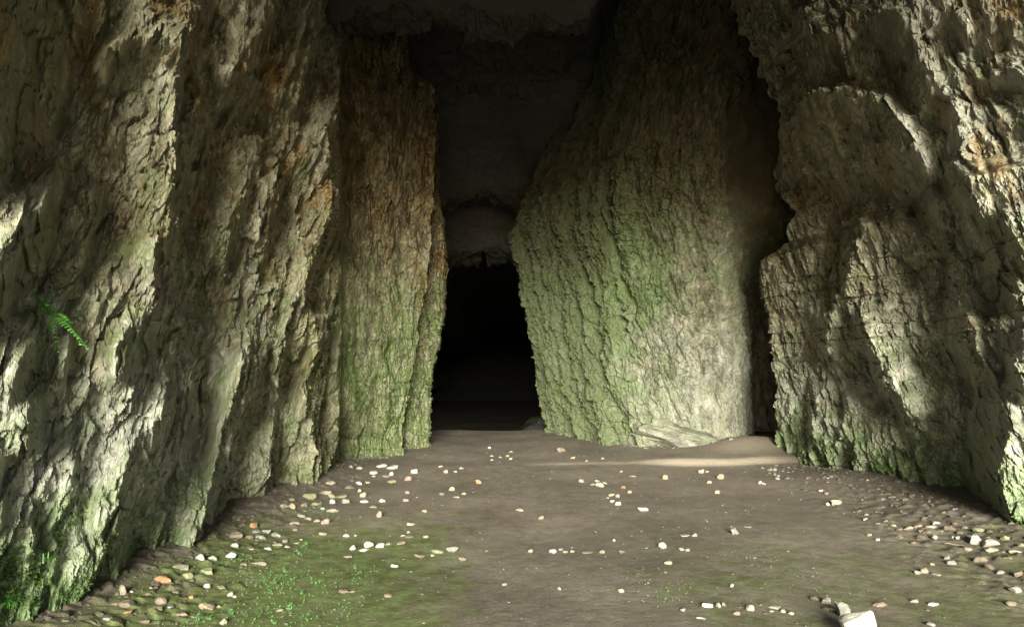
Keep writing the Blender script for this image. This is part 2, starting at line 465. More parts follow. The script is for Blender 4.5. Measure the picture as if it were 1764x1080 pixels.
def rock_detail(a, Z, lean, seed, s=1.0, face=0.0):
    """broken, bedded surface: elongated chips at four sizes plus rough ridges; a runs over the surface across the bedding, lean = dip;
    face = how much the chips overlap like shingles that face the cave mouth"""
    a = a + lean * Z
    w = 0.10 * fbm2(a / 0.4, Z / 0.8, 3, seed + 90) + 0.030 * fbm2(a / 0.10, Z / 0.22, 3, seed + 91, 0.6)
    r = 0.060 * facets((a + w) / 0.24, (Z + w) / 0.55, seed, 1.2, face)
    r = r + 0.045 * facets((a + w) / 0.11, (Z - w) / 0.24, seed + 1, 1.4, face)
    r = r + 0.026 * facets((a + 0.6 * w) / 0.052, (Z + 0.6 * w) / 0.11, seed + 2, 1.5, face)
    r = r + 0.012 * facets((a + w) / 0.025, (Z + w) / 0.045, seed + 4, 1.5)
    r = r + 0.050 * fbm2(a / 0.25, Z / 0.5, 6, seed + 3, 0.62)
    r = r + 0.04 * np.minimum(ridge2((a + w) / 0.45, Z / 1.6, 3, seed + 7), 0.35)
    r = r - 0.10 * sstep(0.45, 0.72, ridge2((a + 1.3 * w) / 0.42, (Z + w) / 2.2, 3, seed + 8)) * sstep(-0.25, 0.25, fbm2(a / 0.7, Z / 0.9, 2, seed + 9))
    return r * s

def lerp_cols(pts, n):
    """pts: list of (X, d) arrays per row -> n columns running through them"""
    A = np.stack([np.stack(p, -1) for p in pts], 0)                  # (k, rows, 2)
    L = np.r_[0, np.cumsum([np.hypot(*(A[i + 1] - A[i]).mean(0)) for i in range(len(A) - 1)])]
    q = np.linspace(0, L[-1], n + 1)[1:]
    out = np.empty((n, A.shape[1], 2))
    for c, x in enumerate(q):
        i = min(np.searchsorted(L, x, 'right') - 1, len(A) - 2)
        f = (x - L[i]) / (L[i + 1] - L[i])
        out[c] = A[i] * (1 - f) + A[i + 1] * f
    return out

# ---- left wall
EDGE_A = [(702,0),(704,120),(745,140),(752,200),(748,300),(742,400),(735,480),(720,560),(714,624),(708,660),(695,720),(694,790)]
EDGE_B = [(706,0),(712,110),(754,130),(758,200),(757,330),(766,380),(770,450),(764,560),(746,640),(743,704),(740,770)]
EDGE_R = [(1258,0),(1290,100),(1325,190),(1340,240),(1328,290),(1335,330),(1360,380),(1352,430),(1302,447),(1315,500),(1325,560),(1335,650),(1340,780)]
def main_wall(L, X0z, edge, d_edge, dip, n_main, sgn):
    """wall from the mouth to its far edge; X0z(z) = plan position. Returns columns (X, d) and the light map value"""
    t = np.linspace(np.log(1.25), np.log(13.3), n_main)
    t = np.concatenate([np.linspace(np.log(1.25), np.log(3.2), 70)[:-1], np.linspace(np.log(3.2), np.log(13.3), n_main)])
    X0 = X0z(ZS[None, :], np.exp(t)[:, None])
    r, lx = relief(L, t, None, X0z, dip, EPS if sgn > 0 else 75.0, LIM if sgn > 0 else 0.15)
    return t, X0, r, lx

LL = raster(DARK_L, BRIGHT_L, (), 0.70, -0.28, 0.8)
X0L = lambda z, d=9.0: -2.86 + 0.30 * sstep(3.5, 12.0, d) + 0.0 * z
t, X0, r, lx = main_wall(LL, X0L, EDGE_A, 12.7, 0.055, 900, 1)
dcol = np.exp(t)[:, None] + 0 * ZS
base_d = dcol
u = CU + F * X0 / base_d
d = base_d * (1 + r)
# the end of the wall stands across: from u = 592 on the face runs square to the passage
dA_ = 12.75
vA = CV - F * (np.maximum(ZS, 0.12) - EYE) / dA_
jag = 5 * fbm2(ZS / 0.35, ZS * 0 + 7.7, 4, 602, 0.65) + 3 * facets(ZS / 0.14, ZS * 0 + 0.5, 603)
eA = table(EDGE_A, vA) + jag; eB = table(EDGE_B, vA) + jag[::-1]
turn = u < 590
cols = []
XL = (u - CU) / F * d
keep = np.where(u[:, 0] < 588.0)[0]
XL, d, lx = XL[keep], d[keep], lx[keep]
nA = 150
f = np.linspace(0, 1, nA + 1)[1:, None]
uA = 588.0 + (eA[None, :] - 588.0) * f
d0 = d[-1][None, :]
dA = d0 + (dA_ + 0.25 * (eA[None, :] - 694) / 60 - d0) * np.sqrt(f)
XA = (uA - CU) / F * dA
xe, de = XA[-1], dA[-1]
xb = (eB - CU) / F * (de + 1.0)
tail = lerp_cols([(xe, de), (xe - 0.30, de + 0.22), (xe - 0.34, de + 0.8), (xb - 0.03, de + 0.95), (xb, de + 1.05), (xb - 0.5, de + 1.35), (xb * 0 - 5.3, de + 2.6), (xb * 0 - 5.3, de * 0 + 61)], 260)
far = np.concatenate([tail[:200], tail[200::6]], 0)
tail = lerp_cols([(xe, de), (xe - 0.30, de + 0.22), (xe - 0.34, de + 0.8), (xb - 0.03, de + 0.95), (xb, de + 1.05), (xb - 0.5, de + 1.35)], 150)
far = lerp_cols([(xb - 0.5, de + 1.35), (xb * 0 - 5.3, de + 2.6), (xb * 0 - 5.3, de * 0 + 61)], 60)
x_s, d_s = XL[0], d[0]
front = lerp_cols([(x_s * 0 - 6.0, d_s * 0 - 1.2), (x_s * 0 - 4.4, d_s * 0 - 0.1), (x_s, d_s)], 40)[:-1]
Xl = np.concatenate([front[..., 0], XL, XA, tail[..., 0], far[..., 0]], 0)
Dl = np.concatenate([front[..., 1], d, dA, tail[..., 1], far[..., 1]], 0)
nf, nm = len(front), len(XL)
LXl = np.concatenate([np.full((nf, NZ), 0.58), lx, np.full((len(Xl) - nf - nm, NZ), 0.58)], 0)
Z = np.broadcast_to(ZS, Xl.shape)
col = np.arange(len(Xl))[:, None]
isA = sstep(nf + nm - 25, nf + nm + 15, col)                            # 0 on the broken wall, 1 on the fluted end
tailw = sstep(nf + nm + nA + 150 + 20, nf + nm + nA + 150, col)
a = 0.6 * Dl + Xl
det = rock_detail(a, Z, -0.30, 11, 1.0, 0.25 * np.clip(LXl / 0.58, 0.05, 1.2)) * DET * (1 - isA)
aA = Xl - 0.06 * Z + 0.3 * Dl
wv = 0.05 * fbm2(aA / 0.3, Z / 0.9, 3, 45)
det = det + isA * tailw * (0.20 * fbm2(aA / 0.45, Z / 2.0, 3, 46) + 0.10 * ridge2((aA + 2 * wv) / 0.40, Z / 2.0, 2, 52) + 1.25 * rock_detail(aA, Z * 0.9, 0.0, 54))
edge_hold = 1 - 0.4 * np.exp(-((col - (nf + nm + nA)) / 10.0) ** 2)
det = det * edge_hold
nxL = 0.62 - 0.5 * isA; nyL = -(0.78 + 0.2 * isA)
PL = np.stack([Xl + nxL * det, Dl + nyL * det, Z + 0.12 * rock_detail(a + 5, Z, -0.3, 23, 1.0) * (1 - isA)], -1)
D = Dl
pale_l = 0.12 + 0.85 * sstep(3.0, 0.9, Z + 0.35 * fbm2(D, Z, 3, 3)) * sstep(10.5, 5, D) + 0.30 * sstep(10, 11.5, D) * sstep(3.2, 1.8, Z)
moss_l = 0.75 * sstep(0.95, 0.1, Z + 0.05 * (D - 4)) * sstep(8.0, 4.5, D) + 0.58 * sstep(10.8, 11.8, D) * sstep(4.5, 2.0, Z) + 0.26 * sstep(4.0, 1.0, Z) + 0.13
left_wall = grid_mesh("left_wall", PL, M_left, dict(stain_shade=np.clip(0.45 * isA + 0.5 * isA * sstep(3.0, 5.0, Z), 0, 1), pale=pale_l, moss=moss_l - 0.2 * isA, ochre=sstep(1.0, 3.2, Z) * 0.9 + 0.25), smooth=False)  # pillar end toned down, its upper part painted darker for the fading daylight
tag(left_wall, "rugged brown and grey limestone wall of slanting fins on the left, ending in a fluted pillar", kind='structure')

# ---- right wall
LR = raster(DARK_R, BRIGHT_R, MID_R, 0.76, 0.34, 0.85)
X0R = lambda z, d=9.0: 5.00 - 0.60 * sstep(3.5, 13.0, d) + np.interp(z, [0, 3, 4.5, 9.6], [0, 0, -0.12, -0.95])
t, X0, r, lx = main_wall(LR, X0R, EDGE_R, 12.9, 0.045, 820, -1)
base_d = np.exp(t)[:, None] + 0 * ZS
# every row is cut where the wall's far edge stands
vE = CV - F * (np.maximum(ZS, 0.12) - EYE) / 12.9
eR = table(EDGE_R, vE) + 13 * fbm2(ZS / 0.45, ZS * 0 + 2.2, 4, 600, 0.65) + 7 * facets(ZS / 0.16, ZS * 0 + 0.5, 601)
tE = np.log(F * X0[-1] / (eR - CU))
t_lo = t[0]
tt_ = t_lo + (t[:, None] - t_lo) * (tE[None, :] - t_lo) / (t[-1] - t_lo)
rr = np.empty_like(r); lr = np.empty_like(lx)
for k in range(NZ):
    rr[:, k] = np.interp(tt_[:, k], t, r[:, k]); lr[:, k] = np.interp(tt_[:, k], t, lx[:, k])
d = np.exp(tt_) * (1 + rr)
XR = X0R(ZS[None, :], np.exp(tt_)) * (1 + rr)
xe, de = XR[-1], d[-1]
tail = lerp_cols([(xe, de), (xe + 0.30, de + 0.10), (xe + 1.2, de + 0.35), (xe * 0 + 7.2, de + 0.7), (xe * 0 + 7.6, de + 8.0)], 90)
x_s, d_s = XR[0], d[0]
front = lerp_cols([(x_s * 0 + 8.6, d_s * 0 - 1.2), (x_s * 0 + 6.6, d_s * 0 - 0.1), (x_s, d_s)], 40)[:-1]
Xr = np.concatenate([front[..., 0], XR, tail[..., 0]], 0); Dr = np.concatenate([front[..., 1], d, tail[..., 1]], 0)
nf, nm = len(front), len(XR)
LXr = np.concatenate([np.full((nf, NZ), 0.58), lr, np.full((len(tail), NZ), 0.5)], 0)
Z = np.broadcast_to(ZS, Xr.shape); D = Dr
col = np.arange(len(Xr))[:, None]
a = 0.6 * Dr - Xr
det = rock_detail(a, Z, -0.34, 61, 1.0, 0.25 * np.clip(LXr / 0.58, 0.05, 1.2)) * DET * (1 - 0.35 * sstep(nf + nm - 12, nf + nm, col))
PR = np.stack([Xr - 0.62 * det, Dr - 0.78 * det, Z + 0.12 * rock_detail(a + 5, Z, -0.3, 67, 1.0)], -1)
pale_r = 0.30 + 0.45 * sstep(3.0, 1.0, Z) + 0.45 * sstep(9.5, 7.5, D) * sstep(1.5, 3.5, Z)
moss_r = 0.50 * sstep(1.1, 0.1, Z) + 0.18 * sstep(4, 1, Z) + 0.14
right_wall = grid_mesh("right_wall", PR, M_right, dict(pale=pale_r, moss=moss_r, ochre=sstep(1.5, 3.8, Z) * 0.8 + 0.25), flip=True, smooth=False)
tag(right_wall, "rough overhanging limestone wall with diagonal ledges on the right", kind='structure')

# ---- back wall: the fluted flank that closes the chamber right of the dark passage
plan = np.array([(8.0,16.4),(5.9,16.2),(5.1,15.9),(4.55,14.9),(3.95,13.6),(3.3,13.42),(2.5,13.4),(2.1,13.85),(1.45,15.2),(0.98,16.3),(1.08,16.9),(1.7,17.6),(2.7,20),(3.2,26),(3.2,60)])
seg = np.r_[0, np.cumsum(np.hypot(*np.diff(plan, axis=0).T))]
s_end = seg[10]
ss = np.concatenate([np.arange(0, 2.2, 0.04), np.arange(2.2, s_end, 0.0125), np.arange(s_end, seg[-1], 0.2)])
pxs = np.interp(ss, seg, plan[:, 0]); pys = np.interp(ss, seg, plan[:, 1])
ker = np.ones(9) / 9
for _ in range(3):
    pxs[8:-8] = np.convolve(pxs, ker, 'same')[8:-8]; pys[8:-8] = np.convolve(pys, ker, 'same')[8:-8]
tx = np.gradient(pxs, ss); ty = np.gradient(pys, ss)
ln = np.hypot(tx, ty); nx, ny = ty / ln, -tx / ln                # towards the chamber
nx, ny = (-nx, -ny) if np.mean(ny[:200]) > 0 else (nx, ny)
zb = np.concatenate([np.arange(-0.45, 5.4, 0.017), np.arange(5.4, 9.6, 0.05)])
S, Z = np.meshgrid(ss, zb, indexing='ij')
PX = pxs[:, None] + 0 * Z; PY = pys[:, None] + 0 * Z
wl = np.interp(pxs, [0.9, 2.2, 4.2], [1.0, 0.55, 0.25])[:, None]
PXs = PX + wl * np.interp(zb, [-1, 0, 1, 2.5, 4.35, 5.2, 6.3, 7.2, 9.6], [0, 0, -0.3, -0.62, -0.86, -0.6, 0.0, 0.5, 1.0])[None, :]
PYs = PY - 0.05 * np.clip(Z - 3, 0, 9) - np.clip(PY - 13.9, 0, 9) * sstep(3.9, 4.6, PX) * sstep(3.0, 4.4, Z)
a = S - 0.16 * Z
w = 0.12 * fbm2(a / 0.6, Z / 1.2, 3, 301)
rel = 0.20 * fbm2((a + w) / 0.75, Z / 3.5, 3, 310) + 0.16 * ridge2((a + 0.6 * w) / 0.80, Z / 4.0, 2, 316) + 0.06 * ridge2((a + w) / 0.30, Z / 1.6, 3, 317) \
    + 1.15 * rock_detail(a, Z * 0.9, 0.0, 320)
smoothb = sstep(1.6, 0.5, Z) * sstep(2.2, 2.9, PX)               # water-worn smoother foot
rel = rel * (1 - 0.55 * smoothb)
PB = np.stack([PXs + nx[:, None] * rel, PYs + ny[:, None] * rel, Z + 0 * S], -1)
pale_b = 0.22 + 0.35 * sstep(3.2, 1.2, Z) * sstep(1.6, 2.6, PX)
moss_b = 0.45 + 0.50 * sstep(2.7, 1.8, PX) + 0.45 * sstep(1.8, 2.8, Z) * sstep(5.6, 4.2, Z) * sstep(3.4, 2.7, PX) - 0.25 * sstep(3.6, 1.6, Z) * sstep(2.8, 3.3, PX) - 0.2 * sstep(4.5, 6.5, Z)
back_wall = grid_mesh("back_wall", PB, M_back, dict(stain_shade=np.clip(1.0 * sstep(2.6, 5.0, Z + 0.8 * fbm2(S / 0.7, Z / 2, 3, 330)) + 0.62 * sstep(2.7, 1.7, PX + 0.5 * fbm2(S / 0.6, Z / 1.2, 3, 331)), 0, 1), pale=pale_b, moss=moss_b, ochre=0.3 + 0.7 * sstep(2.8, 5.0, Z)), flip=True, smooth=False)  # brown staining plus painted shade: darker upward and on the flank by the passage
tag(back_wall, "tall fluted limestone flank with green algae between the dark passage and the right wall", kind='structure')

# ---- ceiling: one rock sheet that steps down towards the passage
prof = np.array([(-1.2,5.7),(2,7.0),(6,7.5),(9,7.5),(10.6,7.2),(11.1,6.45),(11.7,6.5),(12.6,7.6),(14.6,7.6),(15.9,6.9),(16.6,6.1),(16.9,5.2),(17.4,5.15),(18.4,5.35),(18.8,4.3),(19.4,4.1),(22,4.3),(28,4.2),(60,3.6)])
seg = np.r_[0, np.cumsum(np.hypot(*np.diff(prof, axis=0).T))]
tt = np.concatenate([np.arange(0, seg[4], 0.15), np.arange(seg[4], seg[15], 0.035), np.arange(seg[15], seg[-1], 0.4)])
cd = np.interp(tt, seg, prof[:, 0]); cz = np.interp(tt, seg, prof[:, 1])
k7 = np.ones(7) / 7
cd[6:-6] = np.convolve(cd, k7, 'same')[6:-6]; cz[6:-6] = np.convolve(cz, k7, 'same')[6:-6]
xs_ = np.concatenate([np.arange(-6.5, -2.6, 0.1), np.arange(-2.6, 3.6, 0.028), np.arange(3.6, 9.2, 0.1)])
T, XX = np.meshgrid(tt, xs_, indexing='ij')
rel = 0.40 * fbm2(XX / 1.3, T / 1.0, 5, 401, 0.6) + 0.15 * ridge2(XX / 0.8, T / 0.6, 3, 406) + 0.12 * facets(XX / 0.9 + 0.2 * T, T / 0.35, 402, 1.2) + 0.10 * facets(XX / 0.38, T / 0.16, 403, 1.4) + 0.04 * facets(XX / 0.15, T / 0.08, 407, 1.4) + 0.05 * fbm2(XX / 0.3, T / 0.2, 4, 404)
arch = -np.minimum(0.42 * (XX + 0.62) ** 2, 1.6) * (sstep(15.4, 16.8, cd) * sstep(2.0, 1.0, XX))[:, None if 0 else slice(None)] if 0 else -np.minimum(0.42 * (XX + 0.62) ** 2, 1.5) * sstep(15.2, 16.8, cd)[:, None] * sstep(2.2, 1.2, XX)
slopeup = 0.22 * (XX + 0.8) * (sstep(15.5, 16.6, cd) * sstep(19, 18, cd))[:, None] * -0.35
mouth = (0.8 * sstep(-1.6, -2.6, XX) + 2.6 * sstep(3.7, 4.6, XX)) * sstep(4.5, 0.5, cd)[:, None]  # unseen roof edge raised at both sides to let light onto the side walls
PC = np.stack([XX, cd[:, None] - 0.5 * rel, cz[:, None] + 0.8 * rel + arch + slopeup + 1.9 * sstep(1.0, 2.6, XX + 0.4 * fbm2(XX, T, 2, 405)) * (sstep(8, 10, cd) * sstep(16.5, 14.5, cd))[:, None] + 0.12 + mouth], -1)
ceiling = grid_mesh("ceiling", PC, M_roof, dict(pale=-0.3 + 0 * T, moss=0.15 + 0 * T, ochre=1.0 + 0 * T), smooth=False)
tag(ceiling, "dark brown cave roof stepping down in rock lips above the black passage", kind='structure')

# ---- end of the passage
yy, zz = np.meshgrid(np.arange(-7, 7.1, 0.4), np.arange(-3.5, 8, 0.4), indexing='ij')
end = grid_mesh("passage_end", np.stack([yy, 59.5 + 0.4 * fbm2(yy, zz, 3, 5), zz], -1), M_painted_dark, dict(pale=0.1 + 0 * yy, moss=0 * yy, ochre=0.5 + 0 * yy))
tag(end, "unlit rock at the far end of the black passage", kind='structure')

# ---- the hill that the cave runs into (cliff face with the mouth behind the camera)
def boxes(name, bx, mat):
    vs, fs = [], []
    for x0, x1, y0, y1, z0, z1 in bx:
        o = len(vs)
        vs += [(x, y, z) for x in (x0, x1) for y in (y0, y1) for z in (z0, z1)]
        fs += [tuple(o + i for i in f) for f in ((0,1,3,2),(4,6,7,5),(0,4,5,1),(2,3,7,6),(0,2,6,4),(1,5,7,3))]
    return soup(name, vs, fs, mat)
hill = boxes("hillside", [(-30,-5.9,-1.3,-0.5,-3.9,9.2),(8.5,30,-1.3,-0.5,-3.9,9.2),(-30,30,-1.31,-0.49,9.21,16),(-1.9,3.9,-1.1,-0.4,5.65,9.4),(-6.0,-1.91,-1.05,-0.35,6.5,9.39),(3.91,8.6,-1.05,-0.35,8.4,9.39),  # unseen lip over the mouth, stepped in height to shape the incoming light
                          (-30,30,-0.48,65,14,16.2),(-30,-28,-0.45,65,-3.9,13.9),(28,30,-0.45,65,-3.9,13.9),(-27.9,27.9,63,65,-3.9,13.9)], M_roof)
tag(hill, "rock hillside around the cave mouth", kind='structure')

# ------------------------------------------------------------------ floor
def floor_h(X, d):
    X = np.asarray(X, float); d = np.asarray(d, float)
    h = 0.05 * fbm2(X / 1.9 + 3, d / 2.6, 2, 501)
    h = h + 0.13 * sstep(-1.9, -2.9, X) * sstep(13, 9, d) + 0.16 * sstep(3.4, 4.7, X) * sstep(11.5, 9.5, d) * sstep(3, 5, d)
    # low earthen step running across, growing into a mound by the alcove on the right
    line = 11.45 + 0.10 * np.sin(X * 1.7) + 0.12 * sstep(2.6, 4.0, X)
    up = sstep(0.0, 0.22, d - line) * sstep(-0.1, 0.9, X)
    h = h + up * (0.025 + 0.05 * sstep(1.6, 2.6, X))
    h = h + 0.20 * np.exp(-((X - 4.25) / 0.75) ** 2 - ((d - 13.1) / 0.75) ** 2)
    h = h - 0.20 * np.clip(d - 17.2, 0, 8) * sstep(17.0, 18.0, d)
    return h

xf = np.concatenate([np.arange(-30, -4, 1.0), np.arange(-4, -3.4, 0.1), np.arange(-3.4, 5.4, 0.0145), np.arange(5.4, 7.5, 0.1), np.arange(8, 30, 1.0)])
df = [-3.1]
while df[-1] < 60.5:
    d = df[-1]
    df.append(d + (0.12 if d < 3.6 else max(0.011, min(0.25, d * d / 2080 * 1.5))))
df = np.array(df)
DF, XF = np.meshgrid(df, xf, indexing='ij')
fine_ = 0.002 * fbm2(XF / 0.16, DF / 0.2, 4, 511, 0.6) + 0.004 * fbm2(XF / 0.05, DF / 0.06, 3, 513)
rub = sstep(-1.5, -2.4, XF) * sstep(12.5, 10, DF) + sstep(2.9, 3.9, XF) * sstep(10.5, 8.5, DF)
clods = np.clip(facets(XF / 0.09, DF / 0.10, 515, 1.4), 0, 2) * 0.022
HF = floor_h(XF, DF) + fine_ * (0.7 + 1.2 * np.clip(rub, 0, 1)) + clods * np.clip(rub, 0, 1) + clods * 0.10 * sstep(0.5, 2.5, XF) * sstep(9, 6, DF)
moss_f = 0.95 * sstep(0.15, -0.9, XF + 0.25 * fbm2(DF, XF, 2, 9)) * sstep(8.6, 6.0, DF) * sstep(-2.75, -2.3, XF) + 0.36 * sstep(0.6, 1.4, XF) * sstep(7.5, 5.0, DF) + 0.18 * sstep(9.5, 6, DF)
moss_f = moss_f * (1 - 0.75 * np.exp(-((XF - 0.25) / 0.55) ** 2))
ln_ = 11.45 + 0.10 * np.sin(XF * 1.7) + 0.12 * sstep(2.6, 4.0, XF)
sand_f = (0.40 + 0.4 * sstep(1.8, 2.6, XF) + 0.25 * fbm2(XF / 0.3, DF / 0.2, 4, 520)) * np.exp(-((DF - ln_ - 0.10) / (0.06 + 0.14 * sstep(1.8, 2.8, XF) + 0.04 * noise2(XF / 0.4, DF * 0, 521))) ** 2) * sstep(0.0, 0.5, XF) * sstep(4.5, 3.9, XF) + 0.45 * np.exp(-((XF - 4.1) / 0.9) ** 2 - ((DF - 12.9) / 0.8) ** 2)
floor = grid_mesh("floor", np.stack([XF, DF, HF], -1), M_mud, dict(moss=moss_f, sand=np.clip(sand_f, 0, 1)), flip=True)
tag(floor, "trodden brown mud floor of the cave with green algae film", kind='structure')

gx, gy = np.meshgrid(np.linspace(-150, 150, 61), np.concatenate([np.linspace(-250, -20, 40), np.linspace(-18, -3.15, 20)]), indexing='ij')
gh = -0.03 + 0.3 * fbm2(gx / 9, gy / 9, 3, 77) * sstep(-4, -12, gy)
ground = grid_mesh("ground", np.stack([gx, gy, gh], -1), M_mud, dict(moss=0.6 + 0 * gx, sand=0 * gx))
tag(ground, "open ground outside the cave mouth", kind='structure')

# ------------------------------------------------------------------ placing helpers
def on_floor(u, v):
    d = F * EYE / (v - CV)
    for _ in range(6):
        X = (u - CU) * d / F
        d = F * (EYE - float(floor_h(X, d))) / (v - CV)
    X = (u - CU) * d / F
    return X, d, float(floor_h(X, d))

def wall_pt(P, u, v):
    q = P.reshape(-1, 3); q = q[q[:, 1] > 1.0]
    uu = CU + F * q[:, 0] / q[:, 1]; vv = CV - F * (q[:, 2] - EYE) / q[:, 1]
    m = (np.abs(uu - u) < 5) & (np.abs(vv - v) < 5)
    c = q[m]
    return Vector(c[np.argmin(c[:, 1])]) if len(c) else Vector(q[np.argmin((uu - u) ** 2 + (vv - v) ** 2)])

# ------------------------------------------------------------------ stones
def stone_mesh(seed, sub=3, cuts=9, rough=0.05):
    r = random.Random(seed)
    bm = bmesh.new()
    bmesh.ops.create_icosphere(bm, subdivisions=sub, radius=1.0)
    planes = []
    for _ in range(cuts):
        n = Vector((r.gauss(0, 1), r.gauss(0, 1), r.gauss(0, 0.8))).normalized()
        planes.append((n, r.uniform(0.42, 0.80)))
    ph = [r.uniform(0, 9) for _ in range(6)]
    for v in bm.verts:
        p = v.co.copy()
        for n, dd in planes:
            t = p.dot(n)
            if t > dd:
                p -= n * (t - dd)
        k = 1 + rough * (math.sin(p.x * 5 + ph[0]) * math.sin(p.y * 6 + ph[1]) + 0.6 * math.sin(p.z * 9 + ph[2]) * math.sin(p.x * 11 + ph[3]))
        v.co = p * k
    lo = [min(v.co[i] for v in bm.verts) for i in range(3)]; hi = [max(v.co[i] for v in bm.verts) for i in range(3)]
    for v in bm.verts:
        for i in range(3):
            v.co[i] = (v.co[i] - (lo[i] + hi[i]) / 2) / (hi[i] - lo[i])      # unit box
    me = bpy.data.meshes.new("stone")
    bm.to_mesh(me); bm.free()
    me.polygons.foreach_set("use_smooth", [False] * len(me.polygons))
    return me
POOL = [stone_mesh(100 + i, 3, 9, 0.03) for i in range(16)]
pool_m = {}
def pooled(i, col):
    k = (i % len(POOL), col)
    if k not in pool_m:
        me = POOL[k[0]].copy(); me.materials.append(M_stone[col]); pool_m[k] = me
    return pool_m[k]

